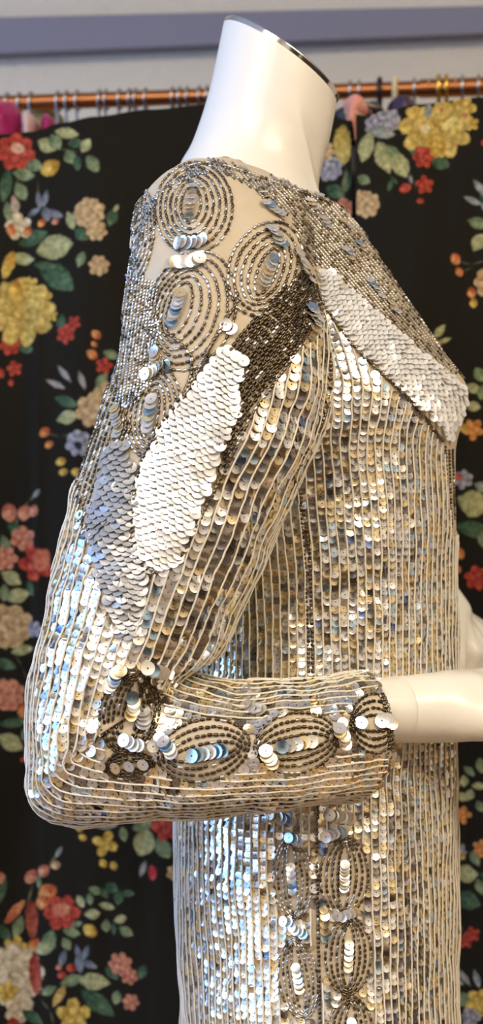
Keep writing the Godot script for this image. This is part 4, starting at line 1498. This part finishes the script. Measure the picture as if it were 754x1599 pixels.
	scale_field("sequin_band_white", [[490, 424], [514, 424], [560, 468], [640, 538], [700, 584], [726, 610], [724, 640], [708, 668], [700, 696], [688, 664], [640, 622], [560, 546], [504, 474]], 40, 6.0, 10.0, 0.0034, 0.55, Color(0.93, 0.93, 0.92), 0.16, "sequin_white", true)
	bead_field("bugle_band", [[350, 548], [470, 420], [494, 446], [498, 500], [440, 575], [392, 640], [356, 726], [332, 742], [346, 700], [374, 640], [368, 604], [386, 560]], 128, 6.0, 0.07, 0.0018, 0.0013)
	bead_field("bugle_band", [[176, 590], [196, 616], [206, 680], [182, 700], [166, 706], [142, 800], [150, 880], [112, 800], [108, 735], [140, 650], [160, 600]], 108, 6.4, 0.3, 0.0017, 0.0013)
	bead_field("bugle_band", [[214, 790], [210, 866], [252, 894], [246, 925], [228, 930], [226, 900], [208, 830]], 110, 8.0, 0.15, 0.0018, 0.0011)
	bead_field("beaded_yoke", [[436, 280], [512, 298], [564, 334], [608, 402], [662, 478], [712, 552], [736, 600], [700, 582], [640, 536], [560, 466], [514, 420], [490, 420], [470, 392], [452, 336]], 50, 4.4, 0.66, 0.0010, 0.00095, 0.0, true)
	bead_field("beaded_yoke", [[282, 254], [330, 246], [404, 266], [450, 284], [454, 340], [440, 350], [400, 300], [340, 268], [262, 296], [240, 330], [226, 360], [212, 420], [205, 480], [200, 540], [197, 500], [204, 400], [224, 324], [256, 284]], 48, 4.6, 0.7, 0.0010, 0.00095)
	bead_field("beaded_back", [[190, 300], [240, 296], [214, 350], [204, 420], [246, 440], [252, 520], [238, 600], [206, 640], [180, 640], [176, 560], [186, 480], [190, 400]], 98, 4.8, 0.7, 0.0011, 0.0010)
	bead_field("front_beading", [[690, 694], [706, 700], [709, 790], [709, 832], [702, 828], [696, 760]], 88, 5.5, 0.12, 0.0012, 0.0010, 0.0, true)

	# lines of beads along the edges and seams
	for s in [["armhole_seam", [[478, 420], [492, 462], [508, 520], [514, 600], [500, 660], [474, 712], [456, 742]], 0.12], ["band_edge", [[486, 430], [506, 478], [560, 550], [640, 626], [690, 690]], 0.10], ["side_seam", [[456, 745], [468, 790], [476, 880], [482, 1050]], 0.1], ["side_seam", [[462, 745], [474, 800], [484, 880], [489, 1050]], 0.1],
			["side_seam", [[494, 1255], [494, 1340], [496, 1430], [498, 1520], [500, 1620]], 0.15], ["neckline_edge", [[290, 264], [330, 257], [400, 277], [470, 302], [506, 314]], 0.6], ["chest_edge", [[508, 314], [548, 348], [594, 414], [648, 491], [697, 564], [724, 612]], 0.6],
			["band_edge", [[330, 552], [262, 650], [222, 720], [208, 800], [210, 870], [250, 896]], 0.12], ["band_edge", [[494, 500], [440, 580], [394, 646], [346, 742], [280, 872]], 0.12], ["medallion_edge", [[262, 520], [300, 560], [286, 620], [262, 660]], 0.2], ["medallion_edge", [[372, 470], [340, 520], [300, 600], [270, 650]], 0.2], ["medallion_edge", [[352, 505], [318, 560], [284, 628]], 0.2]]:
		var buf := Buf.new()
		string_row(buf, curve(s[1]), 0.0014, 0.00125, s[2], 0.0014)
		if buf.v.size():
			part(s[0], buf.mesh(), M.bead, gown)
	var rim := Buf.new()
	for k in 3:
		var pts := PackedVector3Array()
		var nrm := PackedVector3Array()
		for i in 81:
			pts.append(sleeve.at(0.998 - k * 0.0035, TAU * i / 80.0))
			nrm.append(sleeve.normal(0.996 - k * 0.0035, TAU * i / 80.0))
		bead_run(rim, pts, nrm, 0.0013, 0.0011, 0.3, 0.0008)
	part("cuff_trim", rim.mesh(), M.bead, gown)

	cords_and_sequins(sleeve, 0.0078, 0.0038, holes_sleeve, 0.012, 1.0, 1)
	cords_and_sequins(other, 0.0086, 0.0040, [], 0.012, 1.0, -1)
	cords_and_sequins(torso, 0.0062, 0.0032, holes_torso, 0.035, 0.865, 0)


func thread(run: PackedVector3Array, behind: Buf) -> void:
	if run.size() > 3:
		var buf := Buf.new() if behind == null else behind
		buf.tube(run, 0.00066, 5)
		if behind == null:
			part("thread_cord", buf.mesh(), M.cord, gown)

func under(p: Vector3, n: Vector3, holes: Array, singles: int) -> bool:
	if singles < 0:
		return false
	if n.z > -0.1:
		return covered(proj(p), holes)
	return singles == 0 and covered(proj(Vector3(p.x, p.y, -0.268 - p.z)), holes)

# cords run along the skin; rows of sequins lie between them
func cords_and_sequins(l: Loft, gap: float, r: float, holes: Array, u0: float, u1: float, singles: int) -> void:
	var mid := 0.45
	var ths := [0.0]
	var th := -0.75
	ths = []
	while th < TAU - 0.75:
		ths.append(th)
		var sp := (l.at(mid, th + 0.02) - l.at(mid, th - 0.02)).length() / 0.04
		th += gap * (1.0 + (0.7 if singles == 0 else 0.15) * pow(absf(cos(th)), 4.0)) / sp
	var spots := []
	var cols := PackedColorArray()
	var behind := Buf.new()
	for i in ths.size():
		var a: float = ths[i]
		var next: float = ths[i + 1] if i + 1 < ths.size() else a + (a - ths[i - 1])
		# the cord
		var run := PackedVector3Array()
		var u := u0
		var ph := rng.randf() * 10.0
		while u < u1:
			var wob := 0.06 * (next - a) * sin(u * 90.0 + ph) + rng.randf_range(-0.05, 0.05) * (next - a)
			var p := l.at(u, a + wob)
			var n := l.normal(u, a)
			var hid := under(p, n, holes, singles)
			if hid:
				thread(run, behind if a < -0.5 or a > PI + 0.5 or singles < 0 else null)
				run = PackedVector3Array()
			else:
				run.append(p + n * 0.0021)
			u += minf(0.005 / maxf(l.speed(u, a), 0.01), 0.012)
		thread(run, behind if a < -0.5 or a > PI + 0.5 or singles < 0 else null)
		# the sequins beside it
		var c := (a + next) * 0.5
		u = u0 + 0.004 * rng.randf()
		while u < u1:
			var p := l.at(u, c + (next - a) * rng.randf_range(-0.12, 0.12))
			var n := l.normal(u, c)
			var du := (l.at(minf(u + 0.004, 1.0), c) - l.at(maxf(u - 0.004, 0.0), c)).normalized()
			if l.speed(u, c) > 0.12 and not under(p, n, holes, singles):
				spots.append(sequin_at(p, n, du, r * rng.randf_range(0.94, 1.06), 0.10 + rng.randf() * 0.08, 0.09, 0.0008 + rng.randf() * 0.0005))
				cols.append(sequin_tint())
			u += minf(r * 1.5 / maxf(l.speed(u, c), 0.01), 0.02)
	if behind.v.size():
		part("far_side_threads", behind.mesh(), M.cord, gown).set_meta("kind", "stuff")
	# the ones nearest the viewer are parts of their own
	if singles > 0:
		var order := range(spots.size())
		order.sort_custom(func(x: int, y: int) -> bool: return spots[x].origin.z > spots[y].origin.z)
		var room_left := maxi(300 - n_single, 0)
		var taken_now := {}
		for k in mini(room_left, order.size()):
			single_sequin(spots[order[k]], gown, sequin_kind())
			taken_now[order[k]] = true
		var rest := []
		var rc := PackedColorArray()
		for k in spots.size():
			if not taken_now.has(k):
				rest.append(spots[k])
				rc.append(cols[k])
		many("sleeve_sequins", sequin_mesh, M.sequin_many, rest, rc, gown)
	else:
		many("skirt_sequins" if singles == 0 else "far_sleeve_sequins", sequin_mesh, M.sequin_many, spots, cols, gown)
